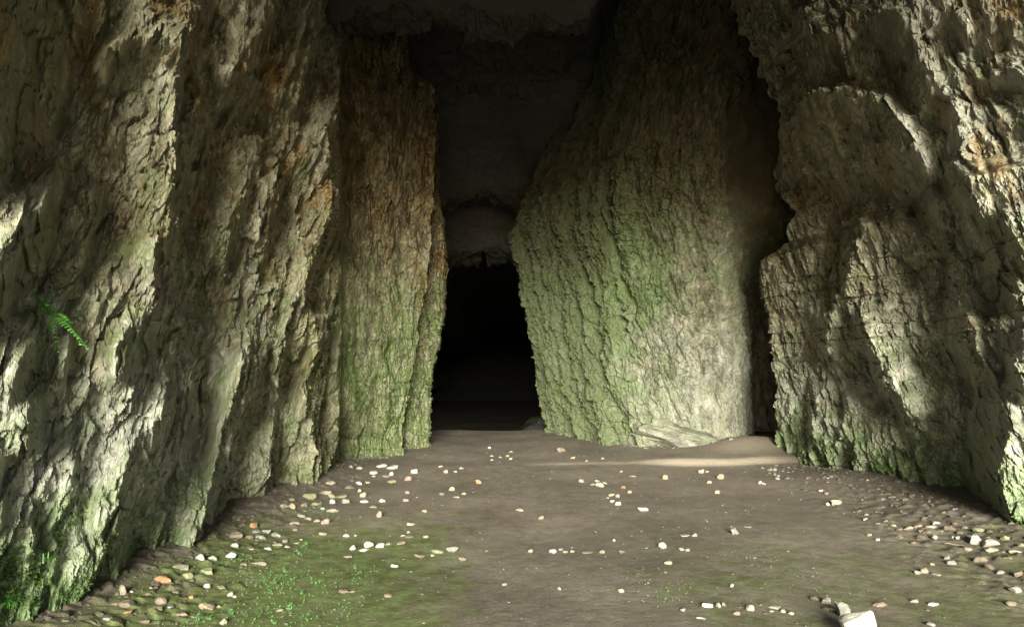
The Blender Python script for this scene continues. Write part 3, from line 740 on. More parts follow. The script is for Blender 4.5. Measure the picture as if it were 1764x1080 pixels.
# u, v (centre in the photograph), width, height in pixels, colour, own label (None: one of the like stones of its stretch)
S = [
 (343,961,25,17,'W',"blocky white limestone lump by the left wall, largest of the row of white ones"),
 (364,962,16,11,'W',"small white stone close beside the blocky white lump, with a green sprout before it"),
 (395,957,19,13,'W',"rounded cream white stone right of the blocky white lump in the wall rubble"),
 (308,978,26,11,'C',"flat pale stone leaning low beside the foot of the dark recess in the left wall"),
 (446,970,26,9,'C',"long flat cream stone lying among seedlings on the mossy mud"),
 (402,939,15,9,'W',"jagged white stone in the shade just above the row of white lumps"),
 (462,945,13,7,'W',None),(477,939,18,7,'C',"thin cream slab at the upper end of the white chips below grey rubble"),(490,932,9,7,'P',None),(493,941,12,5,'C',None),
 (432,945,10,4,'C',None),(510,935,11,4,'C',None),
 (435,905,13,11,'O',"orange stone on the rubble under the smooth grey rock fin"),
 (402,921,26,13,'B',"rounded brown slab at the wall foot left of the orange stone"),
 (354,985,21,14,'L',"olive green angular stone below the row of white lumps"),
 (322,991,19,13,'L',"mustard yellow stone left of the olive green one"),
 (355,1009,11,10,'W',None),(380,1011,21,8,'L',"flat olive slab with a pale top in the left front rubble"),(396,1023,10,9,'C',None),(403,1027,7,5,'W',None),
 (328,1029,8,7,'O',"tiny triangular orange chip in the dark left front soil"),
 (355,1043,32,16,'T',"big wedge of tan rock, pink at one end, in the left front rubble"),
 (376,1044,9,7,'L',None),(312,1058,21,10,'P',"low pinkish stone at the front edge left of the pale upright pebble"),
 (384,1070,11,13,'C',"pale upright pebble at the front edge among green seedlings"),
 (419,972,11,6,'T',None),(416,983,12,4,'C',None),(572,864,9,9,'W',None),(573,879,21,8,'C',"long pale sliver above a green tuft left of the pink sliver"),
 (544,868,17,8,'L',"green tinged pale stone amid weeds near the end of the left rubble"),
 (555,876,7,5,'W',None),(506,901,19,9,'P',"flat pinkish block with a dark shaded end in the left rubble"),
 (560,898,15,12,'P',"squarish pink brown stone at the edge of the grass, below the long pale sliver"),
 (508,912,9,5,'T',None),(555,919,14,7,'T',None),(596,922,11,6,'W',None),(607,943,10,10,'W',"upright white cube of stone left of the trio of white pebbles"),
 (598,958,17,6,'P',None),(591,1018,17,8,'P',"pinkish stone alone on the green front mud, broadest there"),(481,1050,13,7,'P',None),
 (502,872,12,12,'T',None),(489,872,14,9,'P',None),(447,925,20,10,'G',None),(458,915,16,9,'G',None),(475,921,18,9,'G',None),(440,915,15,8,'G',None),
 (428,925,14,8,'B',None),(518,929,6,4,'C',None),(518,888,16,7,'G',None),(530,893,14,7,'P',None),(545,897,12,7,'P',None),(523,870,11,8,'B',None),
 (278,998,27,16,'O',"orange pink block lying on the left rubble, next to the wall shadow"),
 (207,1016,16,20,'C',"pale pitted stone standing on edge against the left wall foot"),
 (212,1055,28,10,'O',"flat orange tan slab propped on a brown stone near the left front corner"),
 (216,1040,25,16,'B',"brown stone under the flat orange tan slab"),
 (275,1035,20,17,'P',"pink brown stone with a hard shadow right behind it, left front rubble"),
 (266,1049,26,12,'B',"grey brown stone leaning in front of the pink brown one"),
 (119,1062,11,5,'C',None),(226,1019,5,4,'W',None),(259,1012,7,5,'C',None),(155,1072,22,9,'B',None),(185,1066,18,9,'G',None),(245,1070,20,9,'B',None),
 (236,1030,12,8,'G',None),(196,1040,14,8,'B',None),(300,1020,14,8,'B',None),(290,1045,14,8,'G',None),(335,1062,16,8,'B',None),
 (656,802,19,7,'W',"arched white stone, left one of two flat white slabs before the left pillar"),
 (675,805,20,7,'W',"flat pointed white slab right beside the arched white stone before the left pillar"),
 (619,806,11,6,'C',None),(643,814,14,6,'W',None),(643,820,7,4,'C',None),(713,812,12,8,'W',"round white pebble in front of the dark gap beside the left pillar"),
 (674,816,8,8,'W',None),(703,824,12,9,'P',"pink pebble just below the round white one near the left pillar"),(768,812,8,7,'P',None),(759,803,8,4,'C',None),
 (569,832,17,9,'C',"dull cream stone at the foot of the last dark fin on the left"),(617,832,12,7,'W',None),(633,831,8,4,'C',None),(600,839,17,8,'T',None),
 (558,848,20,8,'C',"humped pale stone beside the smooth grey fin"),(571,855,11,8,'C',None),(586,855,22,8,'L',None),(619,845,7,7,'C',None),(625,852,11,11,'C',None),
 (571,864,9,8,'W',None),(627,863,13,7,'W',None),(595,863,14,10,'G',None),(657,862,13,8,'W',"white pebble with a green side on the mud below the left pillar"),
 (642,872,17,6,'L',None),(531,855,25,12,'L',"broad olive brown boulder at the foot of the smooth grey fin"),(502,860,12,7,'L',None),
 (653,886,9,13,'P',"pink sliver of stone pointing up out of the mossy mud"),(731,880,9,6,'T',None),(707,902,15,6,'C',None),(693,922,9,4,'W',None),(704,924,14,4,'L',None),
 (703,916,7,6,'G',None),(733,924,9,5,'C',None),(612,922,5,4,'C',None),
 (635,938,17,12,'W',"largest pebble of the white trio on the green mud"),(654,939,15,10,'W',"wedge shaped right pebble of the white trio on the green mud"),
 (627,947,19,7,'W',"low flat pebble at the front of the white trio"),
 (778,842,10,8,'C',"cream pebble alone on the mud, left of the middle track"),(761,851,9,6,'B',None),(699,861,11,6,'P',None),(701,848,8,6,'P',None),(611,786,7,10,'P',None),
 (674,829,15,6,'L',None),(664,820,14,5,'T',None),(604,804,6,5,'G',None),
 (679,974,13,6,'W',"small bright white pebble alone on green mud in front"),
 (753,949,21,10,'L',"flat grey green stone left of the grey leaf shaped stone"),(779,946,21,12,'G',"leaf shaped grey stone at the edge of the mossy mud"),
 (796,963,13,7,'T',"small tan oval pebble right below the leaf shaped grey stone"),(745,956,7,5,'C',None),(722,957,19,6,'P',None),(690,935,16,6,'P',None),(668,936,12,6,'P',None),
 (668,1025,14,8,'P',"pinkish dome shaped pebble on the green front mud right of the seedlings"),
 (895,878,13,6,'C',"cream oval pebble in the middle of the bare track"),(932,891,9,8,'T',"dull tan pebble on the bare track right of the cream oval"),
 (869,1006,9,5,'P',None),(606,1018,12,5,'P',None),(914,949,8,7,'C',None),(952,949,13,9,'W',"white pebble at the left end of the line of chips across the track"),
 (966,946,8,5,'T',None),(974,950,9,5,'C',None),(986,949,7,5,'C',None),(1012,951,18,5,'T',None),(1037,950,10,7,'T',None),(1072,950,12,5,'C',None),
 (1058,930,5,4,'W',None),(843,771,5,4,'W',None),(880,778,7,4,'C',None),(874,785,6,4,'C',None),(880,790,6,4,'C',None),(847,785,6,3,'C',None),(861,787,7,3,'C',None),(847,792,6,3,'C',None),
 (967,775,15,9,'P',"square pinkish block on the floor before the dark passage"),(987,788,8,4,'C',None),(1038,789,7,5,'P',None),(1010,796,5,3,'C',None),
 (1002,828,10,7,'C',None),(1033,835,15,9,'W',"brightest white stone in a cluster of chips right of the track"),(1029,828,8,4,'C',None),(1042,832,8,4,'C',None),(1021,834,9,4,'L',None),
 (1074,839,9,6,'O',"small orange pebble right of the cluster round the brightest white stone"),(1054,852,13,6,'C',None),(1064,854,7,7,'C',None),(1055,863,8,6,'C',None),(1065,867,10,7,'W',None),(1047,857,5,3,'C',None),
 (1085,847,8,5,'C',None),(1070,812,6,4,'C',None),(1090,820,13,4,'T',None),(799,850,8,5,'C',None),(786,856,11,5,'T',None),(824,830,10,8,'O',None),(784,812,7,4,'C',None),(795,806,8,4,'G',None),
 (1142,939,13,12,'W',"bright white pebble at the right end of the line across the track"),(1175,945,13,7,'C',None),(1185,947,8,6,'G',None),(1152,969,13,8,'C',"cream oval pebble just in front of the bright white one, right of the track"),
 (1070,1017,11,8,'C',None),(963,1013,8,7,'G',None),(1177,1050,8,7,'G',None),
 (1108,877,18,8,'W',"lengthy white stone lying alone right of the track"),(1146,822,9,9,'T',None),(1209,812,10,8,'C',None),(1218,812,7,4,'P',None),
 (1242,821,11,11,'T',"upright tan lump on the mud before the alcove"),(1222,830,9,6,'C',None),(1236,847,9,7,'C',None),(1310,831,6,6,'W',None),(1316,833,8,4,'C',None),
 (1266,915,15,14,'G',"smooth egg shaped grey stone with a black shadow on its left"),
 (1290,907,13,4,'T',None),(1197,921,9,7,'G',None),(1180,922,18,5,'G',None),(1327,809,9,4,'C',None),(1335,809,8,5,'C',None),(1340,824,8,5,'G',None),
 (1220,1041,19,12,'W',"white oval stone, left one of a row along the front edge"),(1294,1047,15,13,'W',"upright angular white stone, middle of the row along the front edge"),
 (1337,1046,23,7,'W',"long white slab on top of smaller chips near the front edge"),(1350,1052,9,7,'C',None),(1363,1056,11,7,'C',None),(1330,1052,9,5,'C',None),
 (1270,1056,11,8,'P',None),(1210,1064,17,5,'W',"thin white flake flat on the mud below the white oval"),(1261,1008,6,7,'W',None),(1238,1042,9,11,'G',None),(1247,1040,8,8,'G',None),
 (1442,865,17,10,'C',"pale lump among crumbs at the foot of the right wall, farthest back there"),(1427,868,7,7,'C',None),(1437,868,8,6,'C',None),(1492,894,11,6,'C',None),
 (1424,1034,17,14,'G',"rounded grey stone in the shade of the big white rock"),
 (1443,1050,21,10,'T',"tan oval stone wedged between the shaded slab and the big white rock"),
 (1453,1058,11,5,'P',None),(1405,1030,14,10,'B',None),(1425,1048,16,8,'B',None),
 (1518,1041,25,10,'T',"flat tan stone right of the big white rock at the front"),(1495,1057,18,7,'G',None),(1577,1035,14,8,'G',None),
 (1610,1040,18,9,'W',"half white half grey stone alone on the right front mud"),(1606,1075,17,10,'G',None),
 (1686,930,21,19,'W',"round cream white stone in the heap under the right hand recess"),(1713,935,37,16,'W',"large flat cream stone in the heap under the right hand recess"),
 (1690,914,23,10,'L',"green stained pale stone at the back of the heap under the recess"),(1733,928,15,12,'L',"mossy rounded stone right of the large flat cream one"),
 (1715,947,29,9,'C',"low pale slab in front of the large flat cream stone"),(1752,951,17,9,'C',None),(1761,941,11,10,'L',None),
 (1651,926,8,7,'W',None),(1643,925,6,5,'W',None),(1692,963,22,13,'B',"brown stone below the heap of cream stones"),(1709,976,19,11,'B',None),
 (1633,960,11,9,'G',None),(1641,969,15,9,'G',None),(1566,909,17,8,'T',None),(1583,906,15,8,'T',None),(1604,907,21,9,'C',"pale pink cream slab at the foot of the white water worn rock"),
 (1615,902,12,8,'W',"small white stone resting on the pale pink cream slab"),(1601,916,17,9,'B',None),(1637,911,19,10,'B',None),(1648,903,12,7,'T',None),(1664,910,9,7,'G',None),
 (1612,925,11,10,'G',None),(1583,986,13,8,'G',None),(1594,983,13,10,'P',None),(1615,989,15,6,'P',None),(1607,971,9,6,'T',None),(1499,921,9,6,'L',None),(1513,929,7,5,'W',None),
 (1514,902,9,5,'G',None),(1758,989,17,14,'B',None),(1753,1015,21,16,'G',"dark grey angular stone with a black hollow beside it at the right edge"),(1745,1038,27,12,'B',None),(1664,943,11,6,'P',None),
 (1540,905,10,6,'L',None),(1528,897,10,5,'L',None),(1552,912,12,6,'B',None),(1590,915,12,7,'B',None),(1622,915,12,7,'B',None),(1655,918,12,8,'B',None),(1672,925,10,7,'G',None),
 (1670,946,14,7,'P',None),(1738,962,14,8,'B',None),(1725,985,14,8,'G',None),(1575,935,10,6,'P',None),(1480,880,9,5,'B',None),(1415,845,8,5,'C',None),(1425,850,7,5,'T',None),
]
COLW = {'W': "white", 'C': "cream", 'P': "pinkish", 'T': "tan", 'O': "orange", 'B': "brown", 'G': "grey", 'L': "olive"}
def stretch(u, v):
    if u < 560 and v > 840 and (v - 1080) > -0.62 * (u + 60) - 0 and v < 1080 and u < 640:
        pass
    if u < 480 or (u < 565 and v < 925):
        return "in the rubble along the foot of the left wall", "rubble stones along the left wall"
    if u < 800 and v < 905:
        return "scattered on the mud before the left pillar", "stones before the left pillar"
    if u < 800:
        return "on the mossy mud in front, left of the track", "stones on the mossy mud"
    if u < 1130 and v < 800:
        return "far back on the floor before the black passage", "chips before the passage"
    if u < 1130:
        return "on the bare trodden track in the middle", "stones on the track"
    if v > 990 and u < 1570:
        return "near the front edge around the big white rock", "stones by the front edge"
    if u < 1400:
        return "on the mud before the alcove, right of the track", "stones before the alcove"
    return "in the rubble along the foot of the right wall", "rubble stones along the right wall"
CUT = (" by ", " in ", " on ", " right ", " left ", " beside ", ",", " close ", " leaning ", " lying ", " at ", " before ", " below ", " under ", " with ", " just ", " alone ", " amid ", " above ",
       " pointing ", " standing ", " propped ", " resting ", " wedged ", " over ", " near ", " a ", " across ")
def short(l):
    k = min([l.find(c) for c in CUT if l.find(c) > 0] + [len(l)])
    return l[:k]
heads = [short(q[5]) for q in S if q[5]]
ANCH = [(q[0], q[1], short(q[5])) for q in S if q[5] and heads.count(short(q[5])) == 1]
def by_neighbour(u, v, c):
    best = sorted(ANCH, key=lambda q: (q[0] - u) ** 2 + (2.2 * (q[1] - v)) ** 2)[0]
    du, dv = u - best[0], v - best[1]
    if abs(du) > 130 or abs(dv) > 60:
        return None
    if abs(du) >= 1.6 * abs(dv):
        way = "left of" if du < 0 else "right of"
    else:
        way = "in front of" if dv > 0 else "behind"
    near = "close " if abs(du) + 2 * abs(dv) < 30 else ""
    return f"small {COLW[c]} stone {near}{way} the {best[2]}"
shared = {}
for i, (u, v, w, h, c, lab) in enumerate(S):
    X, d, z = on_floor(u, v + h * 0.38)
    sx = w * d / F * 1.05
    ang = (EYE - z) / d
    sy = sx * random.uniform(0.6, 0.9)
    sz = max(h * d / F - sy * ang * 0.7, 0.35 * h * d / F) * 1.35
    if w >= 17:
        me = stone_mesh(900 + i, 3, 10); me.materials.append(M_stone[c])
    else:
        me = pooled(random.randrange(16), c)
    o = bpy.data.objects.new("stone", me)
    C.objects.link(o)
    o.scale = (sx, sy, sz)
    o.location = (X, d + sy * 0.35, z + sz * 0.18)
    o.rotation_euler = (random.uniform(-0.12, 0.12), random.uniform(-0.15, 0.15), random.uniform(-0.4, 0.4))
    if lab:
        tag(o, lab, "stone")
    else:
        place, grp = stretch(u, v)
        tag(o, by_neighbour(u, v, c) or f"small {COLW[c]} stone {place}", "stone", f"{COLW[c]} {grp}")
        o['place'] = f"{place}"
        shared.setdefault(o['label'], []).append(o)
for lab, os_ in shared.items():
    os_.sort(key=lambda o: o.scale[0])
    if len(os_) == 2 and os_[1].scale[0] > 1.25 * os_[0].scale[0]:
        os_[1]['label'] = lab.replace("small ", "larger ")
        os_[0]['label'] = lab.replace("small ", "tiny ")
for o in bpy.data.objects:
    if 'place' in o: del o['place']

# the big white rock cut by the lower edge, and the slab leaning behind it
def big_stone(name, u, v, w, h, c, seed, label, depth=0.8, rot=(0, 0, 0), cat="rock", cuts=12):
    X, d, z = on_floor(u, v)
    me = stone_mesh(seed, 4, cuts, 0.06); me.materials.append(M_stone[c])
    o = bpy.data.objects.new(name, me); C.objects.link(o)
    sx, sz = w * d / F, h * d / F
    o.scale = (sx, sx * depth, sz); o.location = (X, d, z + sz * 0.38); o.rotation_euler = rot
    return tag(o, label, cat)
big_stone("white_rock", 1468, 1100, 62, 62, 'W', 4001, "big bright white rock rising from the front edge of the mud", 0.9, (0.1, 0.12, 0.5))
big_stone("leaning_slab", 1453, 1061, 42, 26, 'G', 4002, "grey brown slab leaning behind the big white rock", 0.45, (0.15, 0.55, 0.2), "slab", 9)
# low rocks at the foot of the back wall and inside the passage mouth
def low_rock(name, X, d, sx, sy, sz, seed, label, mat, rot=(0, 0, 0), sub=4):
    me = stone_mesh(seed, sub, 16, 0.07)
    co = np.empty(len(me.vertices) * 3, np.float32); me.vertices.foreach_get('co', co); co = co.reshape(-1, 3)
    k = 1 + 0.10 * fbm2(co[:, 0] * 4 + co[:, 1] * 2, co[:, 2] * 9 + co[:, 1] * 3, 5, seed, 0.65) + 0.07 * facets(co[:, 0] * 6 + co[:, 1] * 3, co[:, 2] * 10, seed + 1)
    me.vertices.foreach_set('co', (co * k[:, None]).ravel()); me.update()
    me.materials.append(mat)
    for k, v in (("pale", 0.7), ("moss", 0.30), ("ochre", 0.0), ("stain_shade", 0.35)):
        a = me.attributes.new(k, 'FLOAT', 'POINT'); a.data.foreach_set("value", [v] * len(me.vertices))
    o = bpy.data.objects.new(name, me); C.objects.link(o)
    o.scale = (sx, sy, sz); o.location = (X, d, float(floor_h(X, d)) + sz * 0.2); o.rotation_euler = rot
    return tag(o, label, "rock")
low_rock("low_rock", 3.0, 13.40, 1.75, 0.8, 0.60, 4014, "low wedge of rock at the foot of the pale back wall beside the mound", M_back, (0.1, 0.2, 0.05), 5)
low_rock("dim_rock", 0.92, 26.0, 1.5, 1.3, 1.9, 4012, "dim conical rock half hidden inside the passage mouth", M_roof)

# crumbs of stone and earth, too many to count
def crumbs(name, n, place, cols, label, smin, smax, seed):
    r = random.Random(seed)
    vs, fs, mi = [], [], []
    base = [bpy.data.meshes.new("t") for _ in range(0)]
    ico = bmesh.new(); bmesh.ops.create_icosphere(ico, subdivisions=1, radius=0.5)
    bv = [v.co.copy() for v in ico.verts]; bf = [[v.index for v in f.verts] for f in ico.faces]; ico.free()
    for k in range(n):
        X, d = place(r)
        z = float(floor_h(X, d))
        s = smin * (smax / smin) ** (r.random() ** 2.2)
        M = Matrix.Rotation(r.uniform(0, 6.28), 3, 'Z') @ Matrix.Rotation(r.uniform(-0.4, 0.4), 3, 'X')
        jit = [r.uniform(0.65, 1.2) for _ in bv]
        o = len(vs)
        ax = (s * r.uniform(0.8, 1.5), s, s * r.uniform(0.4, 0.8))
        c = r.randrange(len(cols))
        for p, j in zip(bv, jit):
            q = M @ Vector((p.x * ax[0] * j, p.y * ax[1] * j, p.z * ax[2] * j))
            vs.append((X + q.x, d + q.y, z + q.z - ax[2] * 0.02))
        for f in bf:
            fs.append([o + i for i in f]); mi.append(c)
    me = bpy.data.meshes.new(name); me.from_pydata(vs, [], fs); me.update()
    for c in cols: me.materials.append(M_stone[c])
    me.polygons.foreach_set("material_index", mi)
    ob = bpy.data.objects.new(name, me); C.objects.link(ob)
    return tag(ob, label, kind='stuff')
def pl_left(r):
    d = 4.3 + 8 * r.random() ** 1.3
    return -2.75 + abs(r.gauss(0, 0.35)), d
def pl_right(r):
    d = 6.0 + 5.5 * r.random()
    return 4.6 - abs(r.gauss(0, 0.45)), d
def pl_open(r):
    d = 4.2 + 9 * r.random() ** 1.5
    return r.uniform(-2.3, 4.2), d
crumbs("rubble", 1500, pl_left, "DDDBDD", "loose crumbs of brown rock along the foot of the left wall", 0.012, 0.065, 5)
crumbs("rubble", 1100, pl_right, "DDDBGD", "loose crumbs of brown rock along the foot of the right wall", 0.012, 0.08, 6)
def pl_back(r):
    t = r.random()
    X = -2.7 + 6.9 * t
    d = (12.45 if X < -1.9 else 14.3 if X < -1.5 else 17.0 if X < 0.9 else np.interp(X, [0.9, 2.1, 2.6, 4.2], [16.1, 13.7, 13.2, 13.4])) - abs(r.gauss(0, 0.22)) + 0.1
    if -1.75 < X < 1.1:
        X = 1.1 + 3.1 * r.random(); d = np.interp(X, [0.9, 2.1, 2.6, 4.2], [16.1, 13.7, 13.2, 13.4]) - abs(r.gauss(0, 0.15)) + 0.1
    return X, float(d)
crumbs("rubble", 420, pl_back, "DDBTGD", "loose crumbs of rock along the foot of the back wall and the left pillar", 0.015, 0.10, 7)
crumbs("gravel", 2600, pl_open, "DBDDGTDD", "fine grit sprinkled over the mud floor", 0.005, 0.030, 8)

# twig by the right wall
def tube(name, pts, r0, r1, mat):
    vs, fs = [], []
    n = 6
    for i, p in enumerate(pts):
        r = r0 + (r1 - r0) * i / (len(pts) - 1)
        for k in range(n):
            a = k / n * 6.283
            vs.append((p[0], p[1] + math.cos(a) * r, p[2] + math.sin(a) * r))
    for i in range(len(pts) - 1):
        for k in range(n):
            fs.append((i * n + k, i * n + (k + 1) % n, (i + 1) * n + (k + 1) % n, (i + 1) * n + k))
    fs += [tuple(range(n))[::-1], tuple((len(pts) - 1) * n + k for k in range(n))]
    return soup(name, vs, fs, mat, smooth=True)
X, d, z = on_floor(1637, 938)
tw = tube("twig", [(X - 0.05 + 0.025 * i, d - 0.004 * i * i, z + 0.012 + 0.004 * math.sin(i * 1.7)) for i in range(6)], 0.006, 0.004, M_stone['T'])
tag(tw, "short pale twig lying in the rubble before the right hand heap", "twig")

# ------------------------------------------------------------------ plants
def leaf_quad(vs, fs, base, tip, width, up=Vector((0, 0, 1))):
    ax = tip - base
    side = ax.cross(up)
    if side.length < 1e-6: side = Vector((1, 0, 0))
    side = side.normalized() * width / 2
    m = base + ax * 0.45
    o = len(vs)
    vs += [tuple(base), tuple(m + side), tuple(tip), tuple(m - side)]
    fs.append((o, o + 1, o + 2, o + 3))

def frond(parent, root, direc, length, droop, width, mat, r):
    vs, fs = [], []
    n = 13
    side0 = direc.cross(Vector((0, 0, 1))).normalized()
    prev = None
    pts = []
    for i in range(n + 1):
        t = i / n
        pts.append(direc * length * t + Vector((0, 0, -droop * length * t * t)))
    for i in range(1, n + 1):
        t = i / n
        ax = (pts[i] - pts[i - 1]).normalized()
        wv = width * (1 - t) ** 0.7 * min(1, t * 5 + 0.3)
        for s in (-1, 1):
            tip = pts[i] + side0 * s * wv + ax * wv * 0.45 + Vector((0, 0, -0.15 * wv + r.uniform(-0.004, 0.004)))
            leaf_quad(vs, fs, pts[i], tip, length / n * 1.15)
        leaf_quad(vs, fs, pts[i - 1], pts[i], 0.004, up=side0)
    o = soup("frond", vs, fs, mat, parent)
    o.location = root
    return o

r = random.Random(3)
fp = wall_pt(PL, 78, 545)
fern = bpy.data.objects.new("fern", None); C.objects.link(fern); fern.location = fp
tag(fern, "small bright green fern growing from a crack high on the left wall", "fern")
for ax_, ln2, dr in (((0.10, -0.25, 0.95), 0.12, 0.1), ((-0.35, -0.25, 0.8), 0.14, 0.25), ((-0.1, -0.5, 0.85), 0.13, 0.2), ((-0.45, -0.6, 0.6), 0.13, 0.3), ((0.25, -0.6, 0.6), 0.12, 0.4), ((-0.6, -0.4, 0.55), 0.13, 0.4), ((-0.2, -0.5, 0.7), 0.11, 0.4),
                     ((0.6, -0.4, 0.35), 0.13, 0.6), ((0.75, -0.45, 0.1), 0.16, 0.65), ((0.5, -0.6, 0.0), 0.14, 0.9), ((0.85, -0.3, -0.15), 0.15, 0.5)):
    frond(fern, Vector((0.12, -0.10, 0.0)), Vector(ax_).normalized(), ln2 * 1.9, dr, 0.060, M_fern, r)

def blades(name, loc, n, length, spread, mat, seed, label, cat, group=None):
    r = random.Random(seed)
    root = bpy.data.objects.new(name, None); C.objects.link(root); root.location = loc
    tag(root, label, cat, group)
    for _ in range(n):
        vs, fs = [], []
        a = r.uniform(0, 6.283); L = length * r.uniform(0.6, 1.1); b = Vector((r.gauss(0, spread), r.gauss(0, spread), 0))
        dv = Vector((math.cos(a) * 0.6 + 0.25, math.sin(a) * 0.6 - 0.35, 0.8)).normalized()
        side = dv.cross(Vector((0, 0, 1))).normalized()
        for i in range(6):
            t = i / 5
            p = b + dv * L * t + Vector((0, 0, -0.55 * L * t * t))
            w = 0.0035 * (1 - t) + 0.0006
            vs += [tuple(p - side * w), tuple(p + side * w)]
        for i in range(5):
            fs.append((2 * i, 2 * i + 1, 2 * i + 3, 2 * i + 2))
        soup("blade", vs, fs, mat, root)
    return root
g1 = wall_pt(PL, 12, 1040); g2 = wall_pt(PL, 165, 1018); g3 = wall_pt(PL, 78, 960); g4 = wall_pt(PR, 1520, 808)
blades("grass_tuft", g1 + Vector((0.03, -0.02, 0)), 46, 0.17, 0.03, M_fern, 21, "lush bright green grass tuft in the lower left corner at the wall foot", "grass tuft")
blades("grass_tuft", g2 + Vector((0.03, -0.02, 0)), 30, 0.10, 0.03, M_sprout, 22, "low pale green grass tuft at the wall foot beside the pale pitted stone", "grass tuft")
blades("grass_tuft", g3 + Vector((0.03, -0.02, 0)), 30, 0.12, 0.04, M_grass, 23, "thin grass tuft hanging from the mossy left wall above the corner tuft", "grass tuft")
blades("grass_tuft", g4 + Vector((-0.04, -0.03, 0)), 34, 0.16, 0.08, M_grass, 24, "green tuft on a small ledge low on the right wall", "grass tuft")

# moss and tiny leaves clinging to the walls
def wall_leaves(name, P, polys, n, size, mat, label, seed, sgn):
    r = random.Random(seed); rn = np.random.default_rng(seed)
    q = P[:, :, :].reshape(-1, 3)
    q = q[q[:, 1] > 1.0]
    uu = CU + F * q[:, 0] / q[:, 1]; vv = CV - F * (q[:, 2] - EYE) / q[:, 1]
    sel = np.zeros(len(q))
    for (cu, cv, ru, rv, wgt) in polys:
        sel = np.maximum(sel, wgt * np.exp(-((uu - cu) / ru) ** 2 - ((vv - cv) / rv) ** 2))
    patch = np.clip(0.25 + 2.2 * fbm2(q[:, 1] / 0.16, q[:, 2] / 0.16, 3, seed), 0, 1)
    sel = sel * patch
    sel[sel < 0.05] = 0
    idx = rn.choice(len(q), n, p=sel / sel.sum())
    vs, fs = [], []
    for k in idx:
        b = Vector(q[k]) + Vector((sgn * 0.002, -0.002, 0))
        dv = Vector((sgn * r.uniform(0.2, 1), r.uniform(-1, 0.3), r.uniform(-0.8, 0.6))).normalized()
        s = size * r.uniform(0.5, 1.4)
        leaf_quad(vs, fs, b, b + dv * s, s * 0.6, Vector((r.uniform(-1, 1), r.uniform(-1, 1), 1)))
    o = soup(name, vs, fs, mat)
    return tag(o, label, kind='stuff')
wall_leaves("moss_growth", PL, [(30,1010,70,60,1),(90,950,60,50,0.8),(120,890,25,30,0.5),(150,1020,40,25,0.8),(320,860,30,60,0.35)], 5200, 0.016, M_mossleaf, "moss and tiny creeping plants on the foot of the left wall", 31, 1)
wall_leaves("moss_growth", PR, [(1520,815,45,30,1),(1600,640,20,20,0.5),(1490,850,50,20,0.5),(1757,900,15,60,0.6),(1400,720,40,50,0.25)], 2600, 0.020, M_mossleaf, "moss on the foot of the right wall", 33, -1)

# seedlings on the damp mud
PATCH = [(365,972,10),(405,968,8),(372,985,6),(420,960,8),(466,992,8),(488,998,7),(490,985,8),(505,1003,8),(470,1010,9),(455,1003,7),(465,1022,8),(520,1023,10),(548,1010,9),(487,1022,5),
         (525,945,14),(515,955,10),(400,1059,8),(395,1055,6),(445,1056,10),(460,1053,5),(497,1050,10),(500,1058,6),(530,1070,9),(548,1068,6),(475,1075,8),(425,1065,9),(440,1010,8),(620,990,9),(610,1005,8),(603,1045,6),
         (555,885,8),(541,875,8),(660,866,5),(575,890,6),(612,980,8),(600,1060,6),(340,1072,10),(360,1068,10),(1165,1025,6),(1390,1000,8),(1120,1000,6),(1300,965,8)]
def sprout_geo(r, n, size):
    vs, fs = [], []
    for k in range(n):
        a = r.uniform(0, 6.283); h = size * r.uniform(0.4, 1.1)
        b = Vector((r.gauss(0, size * 0.25), r.gauss(0, size * 0.25), h))
        tip = b + Vector((math.cos(a), math.sin(a), r.uniform(-0.1, 0.5))) * size * r.uniform(0.5, 0.8)
        leaf_quad(vs, fs, b, tip, size * 0.42)
        leaf_quad(vs, fs, Vector((b.x * 0.3, b.y * 0.3, 0)), b, size * 0.06, Vector((0.3, 1, 0)))
    return vs, fs
r = random.Random(9)
protos = []
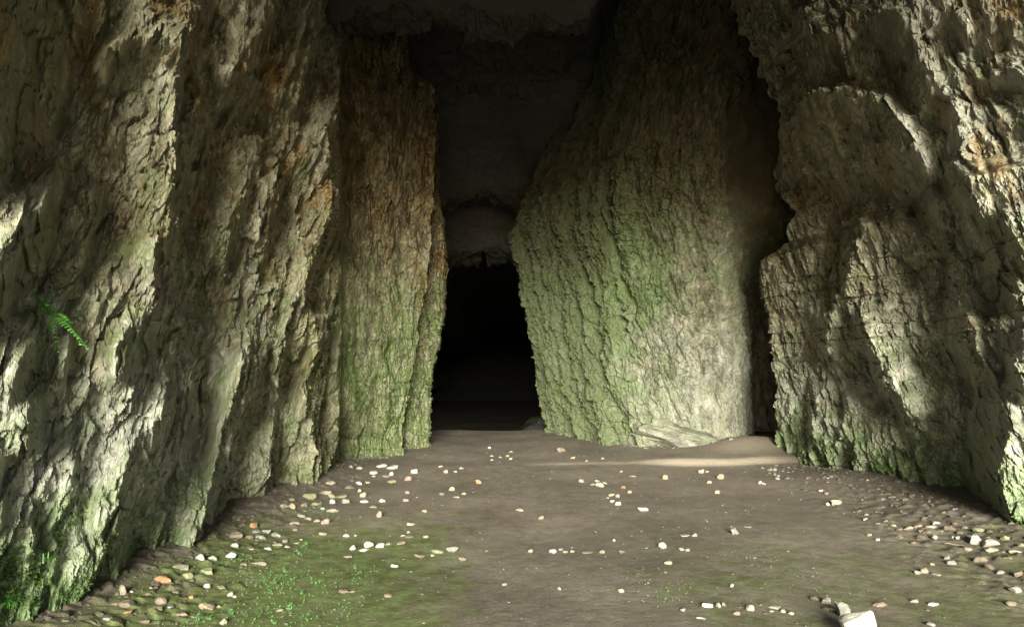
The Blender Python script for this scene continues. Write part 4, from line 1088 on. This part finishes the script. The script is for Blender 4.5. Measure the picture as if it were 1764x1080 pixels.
for k in range(6):
    vs, fs = sprout_geo(r, 11, 0.028)
    me = bpy.data.meshes.new("seedling"); me.from_pydata(vs, [], fs); me.update(); me.materials.append(M_sprout); protos.append(me)
for (u, v, s) in PATCH[:38]:
    X, d, z = on_floor(u, v)
    o = bpy.data.objects.new("seedling", protos[r.randrange(6)]); C.objects.link(o)
    k = s / 8 * r.uniform(0.85, 1.15)
    o.location = (X, d, z); o.scale = (k, k, k); o.rotation_euler = (0, 0, r.uniform(0, 6.28))
    q = min(ANCH, key=lambda q: (q[0] - u) ** 2 + (2.2 * (q[1] - v)) ** 2)
    du, dv = u - q[0], v - q[1]
    way = ("left of" if du < 0 else "right of") if abs(du) >= 1.6 * abs(dv) else ("in front of" if dv > 0 else "behind")
    size = "tall" if s >= 10 else ("small" if s <= 6 else "leafy")
    tag(o, f"{size} bright green seedling {way} the {q[2]}", "seedling", "seedlings on the damp mud")
vs, fs = [], []
for (u, v, s) in PATCH:
    X0, d0, _ = on_floor(u, v)
    for _ in range(26):
        X = X0 + r.gauss(0, 0.11); d = d0 + r.gauss(0, 0.16)
        z = float(floor_h(X, d)) + 0.004
        sz = r.uniform(0.005, 0.014)
        for q in range(3):
            a = r.uniform(0, 6.28)
            b = Vector((X, d, z + r.uniform(0, 0.01)))
            leaf_quad(vs, fs, b, b + Vector((math.cos(a), math.sin(a), 0.5)) * sz, sz * 0.6)
tag(soup("weeds", vs, fs, M_sprout), "tiny leaves of ground weeds on the mossy mud", kind='stuff')

# labels still shared: tell their bearers apart by their order from left to right
ORD = ["", "second from the left", "third from the left", "fourth from the left", "fifth from the left", "sixth from the left", "seventh from the left", "eighth from the left"]
bylab = {}
for o in C.objects:
    if o.parent is None and 'category' in o and 'label' in o:
        bylab.setdefault(o['label'], []).append(o)
for lab, os_ in bylab.items():
    n = len(os_)
    if n == 1 or n > 9:
        continue
    os_.sort(key=lambda o: o.location.x / max(o.location.y, 0.1))
    for i, o in enumerate(os_):
        if n == 2:
            o['label'] = lab + (", the left one of two" if i == 0 else ", the right one of two")
        else:
            o['label'] = lab + ", " + ("leftmost" if i == 0 else "rightmost" if i == n - 1 else ORD[i])
